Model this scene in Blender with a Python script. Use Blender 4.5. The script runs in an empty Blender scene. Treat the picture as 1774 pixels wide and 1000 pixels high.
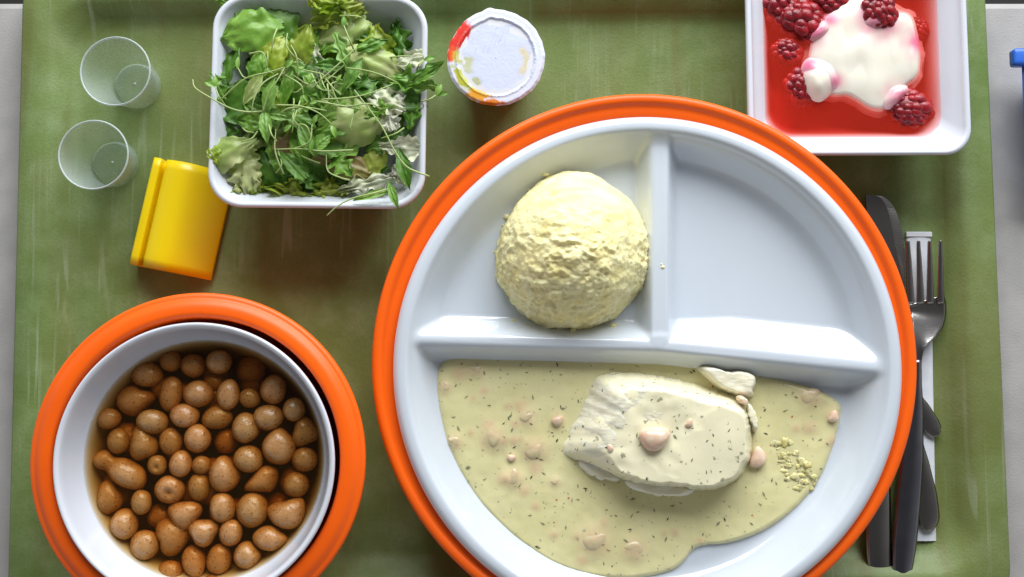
import bpy, math, random
from mathutils import Vector, Matrix, noise
from mathutils.bvhtree import BVHTree
R = math.radians
random.seed(7)
sc = bpy.context.scene
COL = sc.collection

# ------------------------------------------------------------------ camera
CAM_H = 0.600
FPX = 1925.0
TILT = math.atan(FPX/24700.0)
cam_d = bpy.data.cameras.new('camera')
cam = bpy.data.objects.new('camera', cam_d); COL.objects.link(cam)
cam_d.sensor_width = 36.0
cam_d.lens = 36.0*FPX/1774.0
cam_d.clip_start = 0.02; cam_d.clip_end = 50
CAMP = Vector((0.0, -CAM_H*math.tan(TILT), CAM_H))
cam.location = CAMP
cam.rotation_euler = (TILT, 0, 0)
sc.camera = cam
CROT = Matrix.Rotation(TILT, 3, 'X')

# ------------------------------------------------------------------ room light: one big window beyond the top of the picture
w = bpy.data.worlds.new('World'); sc.world = w; w.use_nodes = True
bg = w.node_tree.nodes['Background']
bg.inputs[1].default_value = 1.0
_n = w.node_tree.nodes; _l = w.node_tree.links
_tc = _n.new('ShaderNodeTexCoord'); _sx = _n.new('ShaderNodeSeparateXYZ'); _rp = _n.new('ShaderNodeValToRGB')
_l.new(_tc.outputs['Generated'], _sx.inputs[0]); _l.new(_sx.outputs['Z'], _rp.inputs[0]); _l.new(_rp.outputs[0], bg.inputs[0])
_rp.color_ramp.elements[0].position = 0.15; _rp.color_ramp.elements[0].color = (.48, .49, .50, 1)   # room walls
_rp.color_ramp.elements[1].position = 0.95; _rp.color_ramp.elements[1].color = (.07, .07, .072, 1)   # dim ceiling and the photographer above
def area(name, loc, target, sx, sy, power, color):
    d = bpy.data.lights.new(name, 'AREA'); d.shape = 'RECTANGLE'; d.size = sx; d.size_y = sy
    d.energy = power; d.color = color
    o = bpy.data.objects.new(name, d); COL.objects.link(o); o.location = loc
    o.rotation_euler = (Vector(target)-Vector(loc)).to_track_quat('-Z', 'Y').to_euler()
    return o
area('window_light', (0.22, 1.18, 0.76), (0, 0, 0), 1.5, 0.95, 43.5, (0.93, 0.97, 1.0))
sc.view_settings.view_transform = 'Standard'
sc.view_settings.look = 'None'
sc.view_settings.exposure = 0.0
sc.view_settings.gamma = 1.0
sc.cycles.max_bounces = 10
sc.cycles.transparent_max_bounces = 24

# ------------------------------------------------------------------ helpers
def ray(px, py):
    return CROT @ Vector(((px-887.0)/FPX, (500.0-py)/FPX, -1.0))
def W(px, py, z=0.0):
    d = ray(px, py)
    return CAMP + d*((z-CAMP.z)/d.z)
def LEN(cx, cy, r, z):
    return (W(cx+r, cy, z)-W(cx, cy, z)).length
def lerp(a, b, t): return a+(b-a)*t
def sstep(a, b, x):
    t = max(0.0, min(1.0, (x-a)/(b-a))); return t*t*(3-2*t)
def fbm(p, o=3):
    s = 0; a = 1
    for i in range(o):
        s += a*noise.noise(p); p = p*2.03+Vector((3.1, 1.7, 0.4)); a *= .5
    return s

def tag(o, label=None, cat=None, group=None, kind=None):
    if label: o['label'] = label
    if cat: o['category'] = cat
    if group: o['group'] = group
    if kind: o['kind'] = kind
    return o
def thing(name, loc, label, cat, group=None):
    o = bpy.data.objects.new(name, None); COL.objects.link(o)
    o.location = loc; o.empty_display_size = .01
    return tag(o, label, cat, group)
def mk(name, V, F, mat, parent=None, origin=None, smooth=True):
    """world-space vertices -> one mesh object, local to its parent or to its own origin"""
    if parent is not None:
        org = Vector(parent.location)
        if parent.parent is not None: org = org + Vector(parent.parent.location)
    elif origin is not None: org = Vector(origin)
    else:
        n = len(V); org = Vector((sum(v[0] for v in V)/n, sum(v[1] for v in V)/n, min(v[2] for v in V)))
    me = bpy.data.meshes.new(name)
    me.from_pydata([tuple(Vector(v)-org) for v in V], [], F)
    me.validate(); me.update()
    if smooth: me.polygons.foreach_set('use_smooth', [True]*len(me.polygons))
    if isinstance(mat, (list, tuple)):
        for m in mat: me.materials.append(m)
    else: me.materials.append(mat)
    o = bpy.data.objects.new(name, me); COL.objects.link(o)
    if parent is not None: o.parent = parent
    else: o.location = org
    return o
def rings(Rs, cap0=False, cap1=False, closed=True):
    V = []; F = []; n = len(Rs[0])
    for r in Rs: V += r
    for i in range(len(Rs)-1):
        for j in range(n if closed else n-1):
            a = i*n+j; b = i*n+(j+1) % n
            F.append((a, b, b+n, a+n))
    if cap0: F.append(tuple(reversed(range(n))))
    if cap1: F.append(tuple(range((len(Rs)-1)*n, len(Rs)*n)))
    return V, F
def lathe(profile, c, seg=128, cap0=False, cap1=False):
    Rs = []
    for (r, z) in profile:
        Rs.append([Vector((c[0]+r*math.cos(2*math.pi*k/seg), c[1]+r*math.sin(2*math.pi*k/seg), z)) for k in range(seg)])
    return rings(Rs, cap0, cap1)
def smooth_prof(P, n=4):
    """Chaikin corner rounding of an open profile"""
    for _ in range(n):
        Q = [P[0]]
        for a, b in zip(P, P[1:]):
            Q.append(tuple(lerp(x, y, .25) for x, y in zip(a, b)))
            Q.append(tuple(lerp(x, y, .75) for x, y in zip(a, b)))
        Q.append(P[-1]); P = Q
    return P
def smooth_closed(P, n=2):
    for _ in range(n):
        Q = []
        for i in range(len(P)):
            a, b = P[i], P[(i+1) % len(P)]
            Q.append(tuple(lerp(x, y, .25) for x, y in zip(a, b)))
            Q.append(tuple(lerp(x, y, .75) for x, y in zip(a, b)))
        P = Q
    return P
def rrect(cx, cy, hx, hy, r, z, rot=0, seg=10):
    pts = []
    ca, sa = math.cos(rot), math.sin(rot)
    for q, (sx, sy) in enumerate([(1, 1), (-1, 1), (-1, -1), (1, -1)]):
        for k in range(seg+1):
            a = math.pi/2*(q+k/seg)
            x = sx*(hx-r)+r*math.cos(a); y = sy*(hy-r)+r*math.sin(a)
            pts.append(Vector((cx+ca*x-sa*y, cy+sa*x+ca*y, z)))
        a0 = pts[-1]
    # fill the straight sides
    out = []
    n = len(pts)
    for i in range(n):
        a, b = pts[i], pts[(i+1) % n]
        out.append(a)
        if (b-a).length > .01:
            for k in range(1, 9): out.append(a.lerp(b, k/9))
    return out
def tube(P, rad, seg=6):
    """P list of Vectors, rad list or number; returns V,F with caps"""
    n = len(P); Rs = []
    up = Vector((0, 0, 1))
    for i in range(n):
        t = (P[min(i+1, n-1)]-P[max(i-1, 0)])
        if t.length < 1e-9: t = Vector((1, 0, 0))
        t.normalize()
        s = t.cross(up)
        if s.length < 1e-3: s = Vector((1, 0, 0))
        s.normalize(); u = s.cross(t)
        r = rad[i] if isinstance(rad, (list, tuple)) else rad
        Rs.append([P[i]+s*(r*math.cos(2*math.pi*k/seg))+u*(r*math.sin(2*math.pi*k/seg)) for k in range(seg)])
    return rings(Rs, True, True)
def spline(P, n=8):
    """Catmull-Rom through P"""
    out = []
    Q = [P[0]*2-P[1]]+list(P)+[P[-1]*2-P[-2]]
    for i in range(1, len(Q)-2):
        a, b, c, d = Q[i-1:i+3]
        for k in range(n):
            t = k/n
            out.append(.5*((2*b)+(c-a)*t+(2*a-5*b+4*c-d)*t*t+(3*b-a-3*c+d)*t**3))
    out.append(P[-1]); return out
def starblob(pts, centre, z0, hf, nr=28, ns=160, rag=0, sm=2):
    """domed sheet with the outline pts (xy world) seen from centre; hf(x,y,t) = height, t 0 centre..1 edge"""
    P = smooth_closed([(p[0], p[1]) for p in pts], sm)
    # resample by angle
    cx, cy = centre[0], centre[1]
    A = sorted([(math.atan2(y-cy, x-cx), math.hypot(x-cx, y-cy)) for x, y in P])
    def rad(a):
        for i in range(len(A)):
            a1, r1 = A[i]
            if a1 >= a:
                a0, r0 = A[i-1] if i else (A[-1][0]-2*math.pi, A[-1][1])
                return lerp(r0, r1, (a-a0)/max(1e-9, a1-a0))
        a0, r0 = A[-1]; a1, r1 = A[0][0]+2*math.pi, A[0][1]
        return lerp(r0, r1, (a-a0)/max(1e-9, a1-a0))
    V = [Vector((cx, cy, z0+hf(cx, cy, 0)))]; F = []
    rr = [rad(-math.pi+2*math.pi*k/ns) for k in range(ns)]
    if rag: rr = [r_*(1+rag*(noise.noise(Vector((k*.23, 3, ns)))+.6*noise.noise(Vector((k*.7, 9, ns))))) for k, r_ in enumerate(rr)]
    for i in range(1, nr+1):
        t = math.sin(math.pi/2*i/nr)
        for k in range(ns):
            a = -math.pi+2*math.pi*k/ns
            x = cx+rr[k]*t*math.cos(a); y = cy+rr[k]*t*math.sin(a)
            V.append(Vector((x, y, z0+hf(x, y, t))))
    for k in range(ns): F.append((0, 1+k, 1+(k+1) % ns))
    for i in range(nr-1):
        for k in range(ns):
            a = 1+i*ns+k; b = 1+i*ns+(k+1) % ns
            F.append((a, a+ns, b+ns, b))
    # closing underside
    c = len(V); V.append(Vector((cx, cy, z0-.001)))
    for k in range(ns): F.append((c, 1+(nr-1)*ns+(k+1) % ns, 1+(nr-1)*ns+k))
    return V, F
def ico(sub):
    import bmesh
    b = bmesh.new(); bmesh.ops.create_icosphere(b, subdivisions=sub, radius=1)
    V = [v.co.copy() for v in b.verts]; F = [tuple(v.index for v in f.verts) for f in b.faces]
    b.free(); return V, F
ICO = {k: ico(k) for k in (2, 3, 4)}

# ------------------------------------------------------------------ materials
def srgb(*c):
    return tuple(((x/255)/12.92 if x/255 <= .04045 else ((x/255+.055)/1.055)**2.4) for x in c)
def pm(name, c1, c2=None, scale=40, rough=.5, bump=0, bscale=None, sss=0, sssr=.003, coat=0, metal=0, spec=.5, vary=0,
       rough2=None, stretch=(1, 1, 1), detail=4, ramp=(.35, .65), transl=0, flecks=None):
    m = bpy.data.materials.new(name); m.use_nodes = True
    nt = m.node_tree; N = nt.nodes; L = nt.links; b = N['Principled BSDF']
    b.inputs['Roughness'].default_value = rough; b.inputs['Metallic'].default_value = metal
    b.inputs['Specular IOR Level'].default_value = spec
    if coat: b.inputs['Coat Weight'].default_value = coat; b.inputs['Coat Roughness'].default_value = .06
    if sss:
        b.inputs['Subsurface Weight'].default_value = sss; b.inputs['Subsurface Scale'].default_value = sssr
        b.inputs['Subsurface Radius'].default_value = (1, .8, .5)
    tc = N.new('ShaderNodeTexCoord'); mp = N.new('ShaderNodeMapping'); L.new(tc.outputs['Object'], mp.inputs[0])
    mp.inputs['Scale'].default_value = stretch
    col = None
    if c2 is not None:
        nz = N.new('ShaderNodeTexNoise'); nz.inputs['Scale'].default_value = scale; nz.inputs['Detail'].default_value = detail
        L.new(mp.outputs[0], nz.inputs['Vector'])
        rp = N.new('ShaderNodeValToRGB'); rp.color_ramp.elements[0].position = ramp[0]; rp.color_ramp.elements[1].position = ramp[1]
        rp.color_ramp.elements[0].color = (*c1, 1); rp.color_ramp.elements[1].color = (*c2, 1)
        L.new(nz.outputs[0], rp.inputs[0]); col = rp.outputs[0]
        if rough2 is not None:
            mr = N.new('ShaderNodeMapRange'); mr.inputs[3].default_value = rough; mr.inputs[4].default_value = rough2
            L.new(nz.outputs[0], mr.inputs[0]); L.new(mr.outputs[0], b.inputs['Roughness'])
    else:
        rgb = N.new('ShaderNodeRGB'); rgb.outputs[0].default_value = (*c1, 1); col = rgb.outputs[0]
    if flecks:
        fc, fs, th = flecks
        n2 = N.new('ShaderNodeTexNoise'); n2.inputs['Scale'].default_value = fs; n2.inputs['Detail'].default_value = 2
        L.new(mp.outputs[0], n2.inputs['Vector'])
        r2 = N.new('ShaderNodeMapRange'); r2.inputs[1].default_value = th; r2.inputs[2].default_value = th+.05
        L.new(n2.outputs[0], r2.inputs[0])
        mx = N.new('ShaderNodeMix'); mx.data_type = 'RGBA'
        L.new(r2.outputs[0], mx.inputs[0]); L.new(col, mx.inputs[6]); mx.inputs[7].default_value = (*fc, 1)
        col = mx.outputs[2]
    if vary:
        oi = N.new('ShaderNodeObjectInfo'); hs = N.new('ShaderNodeHueSaturation')
        mv = N.new('ShaderNodeMapRange'); mv.inputs[3].default_value = 1-vary; mv.inputs[4].default_value = 1+vary
        L.new(oi.outputs['Random'], mv.inputs[0]); L.new(mv.outputs[0], hs.inputs['Value']); L.new(col, hs.inputs['Color'])
        mh = N.new('ShaderNodeMapRange'); mh.inputs[3].default_value = .5+vary*.05; mh.inputs[4].default_value = .5-vary*.05
        L.new(oi.outputs['Random'], mh.inputs[0]); L.new(mh.outputs[0], hs.inputs['Hue'])
        col = hs.outputs[0]
    L.new(col, b.inputs['Base Color'])
    if bump:
        n3 = N.new('ShaderNodeTexNoise'); n3.inputs['Scale'].default_value = bscale or scale*3; n3.inputs['Detail'].default_value = 4
        L.new(mp.outputs[0], n3.inputs['Vector'])
        bp = N.new('ShaderNodeBump'); bp.inputs['Strength'].default_value = min(1, bump); bp.inputs['Distance'].default_value = .001
        L.new(n3.outputs[0], bp.inputs['Height']); L.new(bp.outputs[0], b.inputs['Normal'])
    if transl:
        tr = N.new('ShaderNodeBsdfTranslucent'); L.new(col, tr.inputs[0])
        ms = N.new('ShaderNodeMixShader'); ms.inputs[0].default_value = transl
        out = N['Material Output']; L.new(b.outputs[0], ms.inputs[1]); L.new(tr.outputs[0], ms.inputs[2]); L.new(ms.outputs[0], out.inputs[0])
    return m
def liquid(name, col, dens, cloud, ccol, tint=(1, 1, 1)):
    m = bpy.data.materials.new(name); m.use_nodes = True
    nt = m.node_tree; N = nt.nodes; L = nt.links; N.remove(N['Principled BSDF'])
    out = N['Material Output']
    t = N.new('ShaderNodeBsdfTransparent'); t.inputs[0].default_value = (*tint, 1)
    g = N.new('ShaderNodeBsdfGlossy'); g.inputs['Roughness'].default_value = .03
    fr = N.new('ShaderNodeFresnel'); fr.inputs[0].default_value = 1.34
    tc = N.new('ShaderNodeTexCoord'); nz = N.new('ShaderNodeTexNoise'); nz.inputs['Scale'].default_value = 90; nz.inputs['Detail'].default_value = 1
    L.new(tc.outputs['Object'], nz.inputs['Vector'])
    bp = N.new('ShaderNodeBump'); bp.inputs['Distance'].default_value = .0006; bp.inputs['Strength'].default_value = .25
    L.new(nz.outputs[0], bp.inputs['Height']); L.new(bp.outputs[0], g.inputs['Normal']); L.new(bp.outputs[0], fr.inputs['Normal'])
    geo = N.new('ShaderNodeNewGeometry'); sb_ = N.new('ShaderNodeMath'); sb_.operation = 'SUBTRACT'; sb_.inputs[0].default_value = 1; L.new(geo.outputs['Backfacing'], sb_.inputs[1])
    mu = N.new('ShaderNodeMath'); mu.operation = 'MULTIPLY'; L.new(fr.outputs[0], mu.inputs[0]); L.new(sb_.outputs[0], mu.inputs[1])
    df = N.new('ShaderNodeBsdfDiffuse'); df.inputs[0].default_value = (*ccol, 1)
    cm = N.new('ShaderNodeMixShader'); cf = N.new('ShaderNodeMath'); cf.operation = 'MULTIPLY'; cf.inputs[1].default_value = cloud
    L.new(sb_.outputs[0], cf.inputs[0]); L.new(cf.outputs[0], cm.inputs[0]); L.new(t.outputs[0], cm.inputs[1]); L.new(df.outputs[0], cm.inputs[2])
    mx = N.new('ShaderNodeMixShader'); L.new(mu.outputs[0], mx.inputs[0]); L.new(cm.outputs[0], mx.inputs[1]); L.new(g.outputs[0], mx.inputs[2])
    L.new(mx.outputs[0], out.inputs['Surface'])
    va = N.new('ShaderNodeVolumeAbsorption'); va.inputs[0].default_value = (*col, 1); va.inputs[1].default_value = dens
    L.new(va.outputs[0], out.inputs['Volume'])
    return m

M = {}
M['table'] = pm('table_laminate', srgb(160, 156, 154), srgb(170, 166, 163), 60, rough=.55, bump=.15, bscale=900)
M['floor'] = pm('dark_floor', (.02, .018, .016), rough=.7)
M['porcelain'] = pm('porcelain', (.63, .675, .735), (.615, .66, .72), 30, rough=.12, spec=.5, coat=.5)
M['porcelain2'] = pm('porcelain_bowl', (.68, .70, .76), (.66, .685, .745), 30, rough=.16, spec=.5, coat=.4)
M['orange'] = pm('orange_plastic', (.97, .130, .004), (.93, .118, .004), 30, spec=.35, rough=.34, bump=.06, bscale=1500, rough2=.42)
M['yellow'] = pm('yellow_plastic', (.90, .66, .002), (.88, .62, .001), 25, rough=.32, bump=.08, bscale=1200)
M['blue'] = pm('blue_plastic', (.03, .14, .62), rough=.35)
M['paper'] = pm('white_paper', (.72, .74, .78), (.66, .68, .74), 200, rough=.7, bump=.1, bscale=1200)
M['steel'] = pm('stainless_steel', (.42, .40, .38), (.36, .34, .33), 60, rough=.22, metal=1, bump=.03, bscale=1500)
M['handle'] = pm('dark_steel', (.30, .30, .34), (.24, .24, .28), 60, rough=.24, metal=1)
M['mash'] = pm('mashed_potato', (.93, .80, .36), (.95, .87, .50), 110, rough=.55, bump=.45, bscale=1100, sss=.35, sssr=.003, spec=.4)
M['sauce'] = pm('dill_cream_sauce', (.72, .66, .34), (.77, .71, .39), 55, rough=.15, bump=.14, bscale=260, sss=.2, sssr=.002, flecks=((.44, .42, .26), 420, .66))
M['coat'] = pm('sauce_coating', (.90, .83, .58), (.80, .75, .52), 40, rough=.14, bump=.12, bscale=200, sss=.2, sssr=.002, flecks=((.36, .36, .24), 260, .66))
M['fish'] = pm('white_fish', (.86, .82, .66), (.80, .74, .54), 90, rough=.3, bump=.35, bscale=220, sss=.3, sssr=.003, stretch=(1, 3, 1))
M['shrimp'] = pm('cooked_shrimp', (.76, .48, .34), (.82, .70, .54), 130, rough=.16, bump=.2, bscale=500, sss=.3, sssr=.003, vary=.1)
M['shrimp2'] = pm('sauce_covered_shrimp', (.66, .49, .30), (.66, .57, .33), 200, rough=.22, bump=.2, bscale=500, sss=.2, sssr=.003, vary=.06)
M['dill'] = pm('dill_green', (.035, .05, .02), (.07, .08, .035), 300, rough=.6)
M['redfleck'] = pm('carrot_red', (.55, .10, .02), rough=.5)
M['mush'] = pm('brown_mushroom', srgb(166, 118, 70), srgb(198, 152, 102), 70, rough=.20, bump=.38, bscale=500, sss=.15, sssr=.002, vary=.11, flecks=(srgb(140, 88, 44), 800, .62))
M['broth'] = liquid('brown_broth', (.78, .54, .02), 185, .05, (.26, .13, .03))
M['syrup'] = liquid('red_juice', (.995, .30, .18), 120, .26, (.95, .055, .028))
M['cream'] = pm('white_cream', (.84, .80, .68), (.80, .76, .64), 60, rough=.25, sss=.3, sssr=.004, bump=.05, bscale=150)
M['creampink'] = pm('pink_tinged_cream', (.84, .76, .70), (.82, .62, .62), 70, rough=.25, sss=.3, sssr=.004)
M['rasp'] = pm('raspberry_red', (.16, .003, .008), (.36, .012, .020), 150, rough=.33, sss=.4, sssr=.002, coat=.15, spec=.4, bump=.3, bscale=900)
M['g_dark'] = pm('dark_green_leaf', (.065, .175, .012), (.15, .32, .035), 90, rough=.42, bump=.4, bscale=260, transl=.25, vary=.2)
M['g_mid'] = pm('mid_green_leaf', (.10, .26, .02), (.22, .42, .06), 70, rough=.38, bump=.4, bscale=240, transl=.25, vary=.15, stretch=(1, 1, 1))
M['g_teal'] = pm('cress_leaf', (.17, .35, .045), (.28, .48, .10), 80, rough=.4, bump=.2, bscale=300, transl=.2, vary=.15)
M['g_yell'] = pm('yellow_green_lettuce', (.26, .40, .02), (.52, .58, .10), 60, rough=.35, bump=.4, bscale=180, transl=.35, vary=.1)
M['g_pale'] = pm('pale_iceberg', (.40, .55, .12), (.72, .76, .36), 50, rough=.32, bump=.35, bscale=150, transl=.35, vary=.08)
M['g_white'] = pm('white_lettuce_rib', (.80, .80, .66), (.64, .68, .40), 60, rough=.32, bump=.35, bscale=200, transl=.3)
M['g_purp'] = pm('purple_lettuce', (.20, .10, .06), (.36, .32, .09), 60, rough=.35, bump=.35, bscale=200, transl=.2)
M['stem'] = pm('sprout_stem', (.36, .50, .15), (.50, .60, .24), 60, rough=.38, transl=.2)

# tray: scuffed green laminate
def tray_mat():
    m = bpy.data.materials.new('scuffed_green_tray'); m.use_nodes = True
    nt = m.node_tree; N = nt.nodes; L = nt.links; b = N['Principled BSDF']
    tc = N.new('ShaderNodeTexCoord')
    def nz(scale, st=(1, 1, 1), det=5, rot=0, dist=0):
        mp = N.new('ShaderNodeMapping'); mp.inputs['Scale'].default_value = st; mp.inputs['Rotation'].default_value = (0, 0, rot)
        L.new(tc.outputs['Object'], mp.inputs[0])
        n = N.new('ShaderNodeTexNoise'); n.inputs['Scale'].default_value = scale; n.inputs['Detail'].default_value = det
        n.inputs['Distortion'].default_value = dist
        L.new(mp.outputs[0], n.inputs['Vector']); return n.outputs[0]
    def ramp(f, a, bb):
        r = N.new('ShaderNodeMapRange'); r.inputs[1].default_value = a; r.inputs[2].default_value = bb
        L.new(f, r.inputs[0]); return r.outputs[0]
    def mix(f, a, c):
        x = N.new('ShaderNodeMix'); x.data_type = 'RGBA'
        L.new(f, x.inputs[0])
        if isinstance(a, tuple): x.inputs[6].default_value = (*a, 1)
        else: L.new(a, x.inputs[6])
        x.inputs[7].default_value = (*c, 1); return x.outputs[2]
    def mul(a, k):
        x = N.new('ShaderNodeMath'); x.operation = 'MULTIPLY'; L.new(a, x.inputs[0])
        if isinstance(k, float): x.inputs[1].default_value = k
        else: L.new(k, x.inputs[1])
        return x.outputs[0]
    c = mix(ramp(nz(7), .35, .68), (.128, .198, .048), (.190, .260, .084))
    c = mix(mul(ramp(nz(60), .42, .70), .6), c, (.250, .330, .150))
    c = mix(mul(ramp(nz(38, det=7), .48, .66), .28), c, (.090, .130, .030))
    c = mix(mul(ramp(nz(900, det=2), .45, .75), .35), c, (.10, .15, .03))
    for rot, st, k in ((.1, (60, 3, 1), .6), (1.3, (50, 3, 1), .45), (-.6, (70, 4, 1), .4), (.02, (90, 2, 1), .6)):
        s = mul(ramp(nz(3, st, 3, rot, .6), .615, .70), ramp(nz(9+rot), .5, .65))
        c = mix(mul(s, k), c, (.42, .48, .34))
    s = mul(ramp(nz(4, (14, 1.2, 1), 3, 0, .3), .55, .70), .45)
    c = mix(s, c, (.14, .115, .025))
    c = mix(mul(ramp(nz(5.5, det=2), .50, .72), .5), c, (.15, .13, .035))
    L.new(c, b.inputs['Base Color'])
    rr = N.new('ShaderNodeMapRange'); rr.inputs[3].default_value = .38; rr.inputs[4].default_value = .6
    L.new(nz(40), rr.inputs[0]); L.new(rr.outputs[0], b.inputs['Roughness'])
    b.inputs['Specular IOR Level'].default_value = .35
    bp = N.new('ShaderNodeBump'); bp.inputs['Distance'].default_value = .0004; bp.inputs['Strength'].default_value = .35
    L.new(nz(700, det=3), bp.inputs['Height']); L.new(bp.outputs[0], b.inputs['Normal'])
    return m
M['tray'] = tray_mat()
def plastic_mat(name, face, edge, tintc=(.90, .94, .93)):
    m = bpy.data.materials.new(name); m.use_nodes = True
    nt = m.node_tree; N = nt.nodes; L = nt.links; b = N['Principled BSDF']
    b.inputs['Base Color'].default_value = (.75, .82, .82, 1); b.inputs['Roughness'].default_value = .12
    t = N.new('ShaderNodeBsdfTransparent'); t.inputs[0].default_value = (*tintc, 1)
    lw = N.new('ShaderNodeLayerWeight'); lw.inputs[0].default_value = .5
    mr = N.new('ShaderNodeMapRange'); mr.inputs[3].default_value = face; mr.inputs[4].default_value = edge
    mr.inputs[1].default_value = .0; mr.inputs[2].default_value = 1.
    L.new(lw.outputs['Facing'], mr.inputs[0])
    mx = N.new('ShaderNodeMixShader'); L.new(mr.outputs[0], mx.inputs[0]); L.new(t.outputs[0], mx.inputs[1]); L.new(b.outputs[0], mx.inputs[2])
    L.new(mx.outputs[0], N['Material Output'].inputs['Surface'])
    return m
M['clear'] = plastic_mat('clear_plastic', .17, .42)
M['clear_rim'] = plastic_mat('clear_plastic_rim', .45, .70)
M['clear_base'] = plastic_mat('clear_plastic_base', .06, .45, (.95, .97, .96))

# ------------------------------------------------------------------ setting
TZ = -0.004
e = W(887, 3, TZ).y
# table top with a rounded front edge, ends just above the picture's top edge
V = []; F = []
x0, x1 = -.62, .62
prof = [(-.60, TZ), (e-.004, TZ), (e-.001, TZ-.001), (e, TZ-.004), (e, TZ-.030), (-.60, TZ-.030)]
for (y, z) in prof: V += [Vector((x0, y, z)), Vector((x1, y, z))]
n = len(prof)
for i in range(n):
    a = 2*i; b_ = 2*((i+1) % n); F.append((a, a+1, b_+1, b_))
F += [tuple(2*i for i in range(n)), tuple(2*i+1 for i in reversed(range(n)))]
tag(mk('table_top', V, F, M['table'], smooth=False), kind='structure')
tag(mk('floor', [(-6, -6, -.75), (6, -6, -.75), (6, 6, -.75), (-6, 6, -.75)], [(0, 1, 2, 3)], M['floor'], smooth=False), kind='structure')

# tray
zt = .011
TL, TR, BL, BR = W(38, 0, zt), W(1708, 0, zt), W(13, 1000, zt), W(1752, 1000, zt)
lx0, lx1 = (TL.x+BL.x)/2, (TR.x+BR.x)/2
hw = (lx1-lx0)/2; tcx = (lx0+lx1)/2
top_y = W(887, -60, zt).y; bot_y = W(887, 1060, zt).y
tcy = (top_y+bot_y)/2; hh = (top_y-bot_y)/2
trot = math.atan2(((BL.x+BR.x)-(TL.x+TR.x))/2, (TL.y-BL.y))
prof = [(-.002, 0.018, TZ+.0006), (0, .020, zt-.004), (0, .020, zt-.001), (.0012, .020, zt), (.014, .020, zt+.0004), (.0185, .020, zt-.0012), (.0235, .022, .0035), (.0275, .022, .0008), (.031, .022, 0), (.08, .02, 0)]
Rs = [rrect(tcx, tcy, hw-i, hh-i, r, z, trot) for (i, r, z) in prof]
V, F = rings(Rs, True, True)
mk_t = mk('green_tray', V, F, M['tray'], origin=(tcx, tcy, TZ))
tag(mk_t, 'scuffed green plastic serving tray with raised lip holding the whole meal', 'tray')

# blue container at the right edge
zb = .020
a, b_ = W(1757, 83, zb), W(1759, 112, zb)
BX = thing('blue_container', W(1810, 200, TZ+.0002), 'bright blue plastic container cut off at right edge beside the tray', 'container')
def block(x0, x1, y0, y1, z0, z1, r=.003, tap=0):
    cx, cy = (x0+x1)/2, (y0+y1)/2; hx, hy = (x1-x0)/2, (y1-y0)/2
    Rs = [rrect(cx, cy, hx-tap, hy-tap, r, z0), rrect(cx, cy, hx, hy, r, z1-.001), rrect(cx, cy, hx-.0008, hy-.0008, r, z1-.0002), rrect(cx, cy, hx-.002, hy-.002, r, z1)]
    return rings(Rs, True, True)
V, F = block(a.x+.0060, a.x+.12, a.y-.075, a.y-.004, TZ+.0002, zb-.004, tap=.012)
mk('body', V, F, M['blue'], BX)
V, F = block(a.x, a.x+.13, b_.y, a.y, zb-.006, zb, .0015)
mk('rim', V, F, M['blue'], BX)

# ------------------------------------------------------------------ orange holders and round dishes
def P_(cx, cy, z, pr):   # profile in px radius
    return LEN(cx, cy, pr, z)
# big holder under divided plate
HZ = .046
hc = W(1117, 627, HZ)
k = LEN(1117, 627, 474, HZ)/471
prof = [(330*k, .0002), (385*k, .0002), (392*k, .002), (397*k, .012), (400*k, .028), (406*k, .0365), (425*k, .0385), (455*k, .0395), (467*k, .0405), (471*k, .0425), (470*k, .0450), (464*k, .0464),
        (456*k, .0463), (451*k, .0450), (448*k, .0442), (436*k, .0440), (424*k, .0425), (406*k, .036), (398*k, .031), (385*k, .018), (330*k, .014)]
prof = prof[:2]+smooth_prof(prof[2:], 2)
V, F = lathe(prof, hc, 256, True, True)
tag(mk('plate_holder', V, F, M['orange'], origin=(hc.x, hc.y, 0)), 'large round orange insulated holder under the white divided plate', 'plate holder')
# small holder
SZ = .058
sc_ = W(340, 798, SZ)
k = LEN(340, 798, 292, SZ)/292
prof = [(150*k, .0002), (215*k, .0002), (222*k, .003), (232*k, .02), (262*k, .042), (284*k, .0495), (290.5*k, .0515), (292.5*k, .0540), (291.5*k, .0558), (287*k, .0566), (282*k, .0568),
        (278*k, .0578), (270*k, .0592), (258*k, .0596), (252*k, .0592), (248.0*k, .0575), (247*k, .052), (245.5*k, .03), (200*k, .006), (150*k, .005)]
prof = prof[:2]+smooth_prof(prof[2:], 2)
V, F = lathe(prof, sc_, 256, True, True)
tag(mk('bowl_holder', V, F, M['orange'], origin=(sc_.x, sc_.y, 0)), 'smaller round orange insulated holder around the white bowl of mushrooms', 'bowl holder')
# white round bowl
BZ = .0635
bc = W(335, 803, BZ)
k = LEN(335, 803, 245, BZ)/245
prof = [(130*k, .0075), (190*k, .0085), (225*k, .03), (238*k, .052), (243*k, .060), (245*k, .062), (244*k, .0632), (241*k, .0637), (236*k, .0630), (233*k, .061), (229*k, .0555), (222*k, .049), (213*k, .0440), (197*k, .034), (170*k, .024), (130*k, .017), (60*k, .0135), (1*k, .013)]
prof = prof[:2]+smooth_prof(prof[2:], 2)
V, F = lathe(prof, bc, 256, True, True)
tag(mk('round_bowl', V, F, M['porcelain2'], origin=(bc.x, bc.y, .0075)), 'white round porcelain bowl of brown mushrooms set inside the orange holder', 'bowl')
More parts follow.
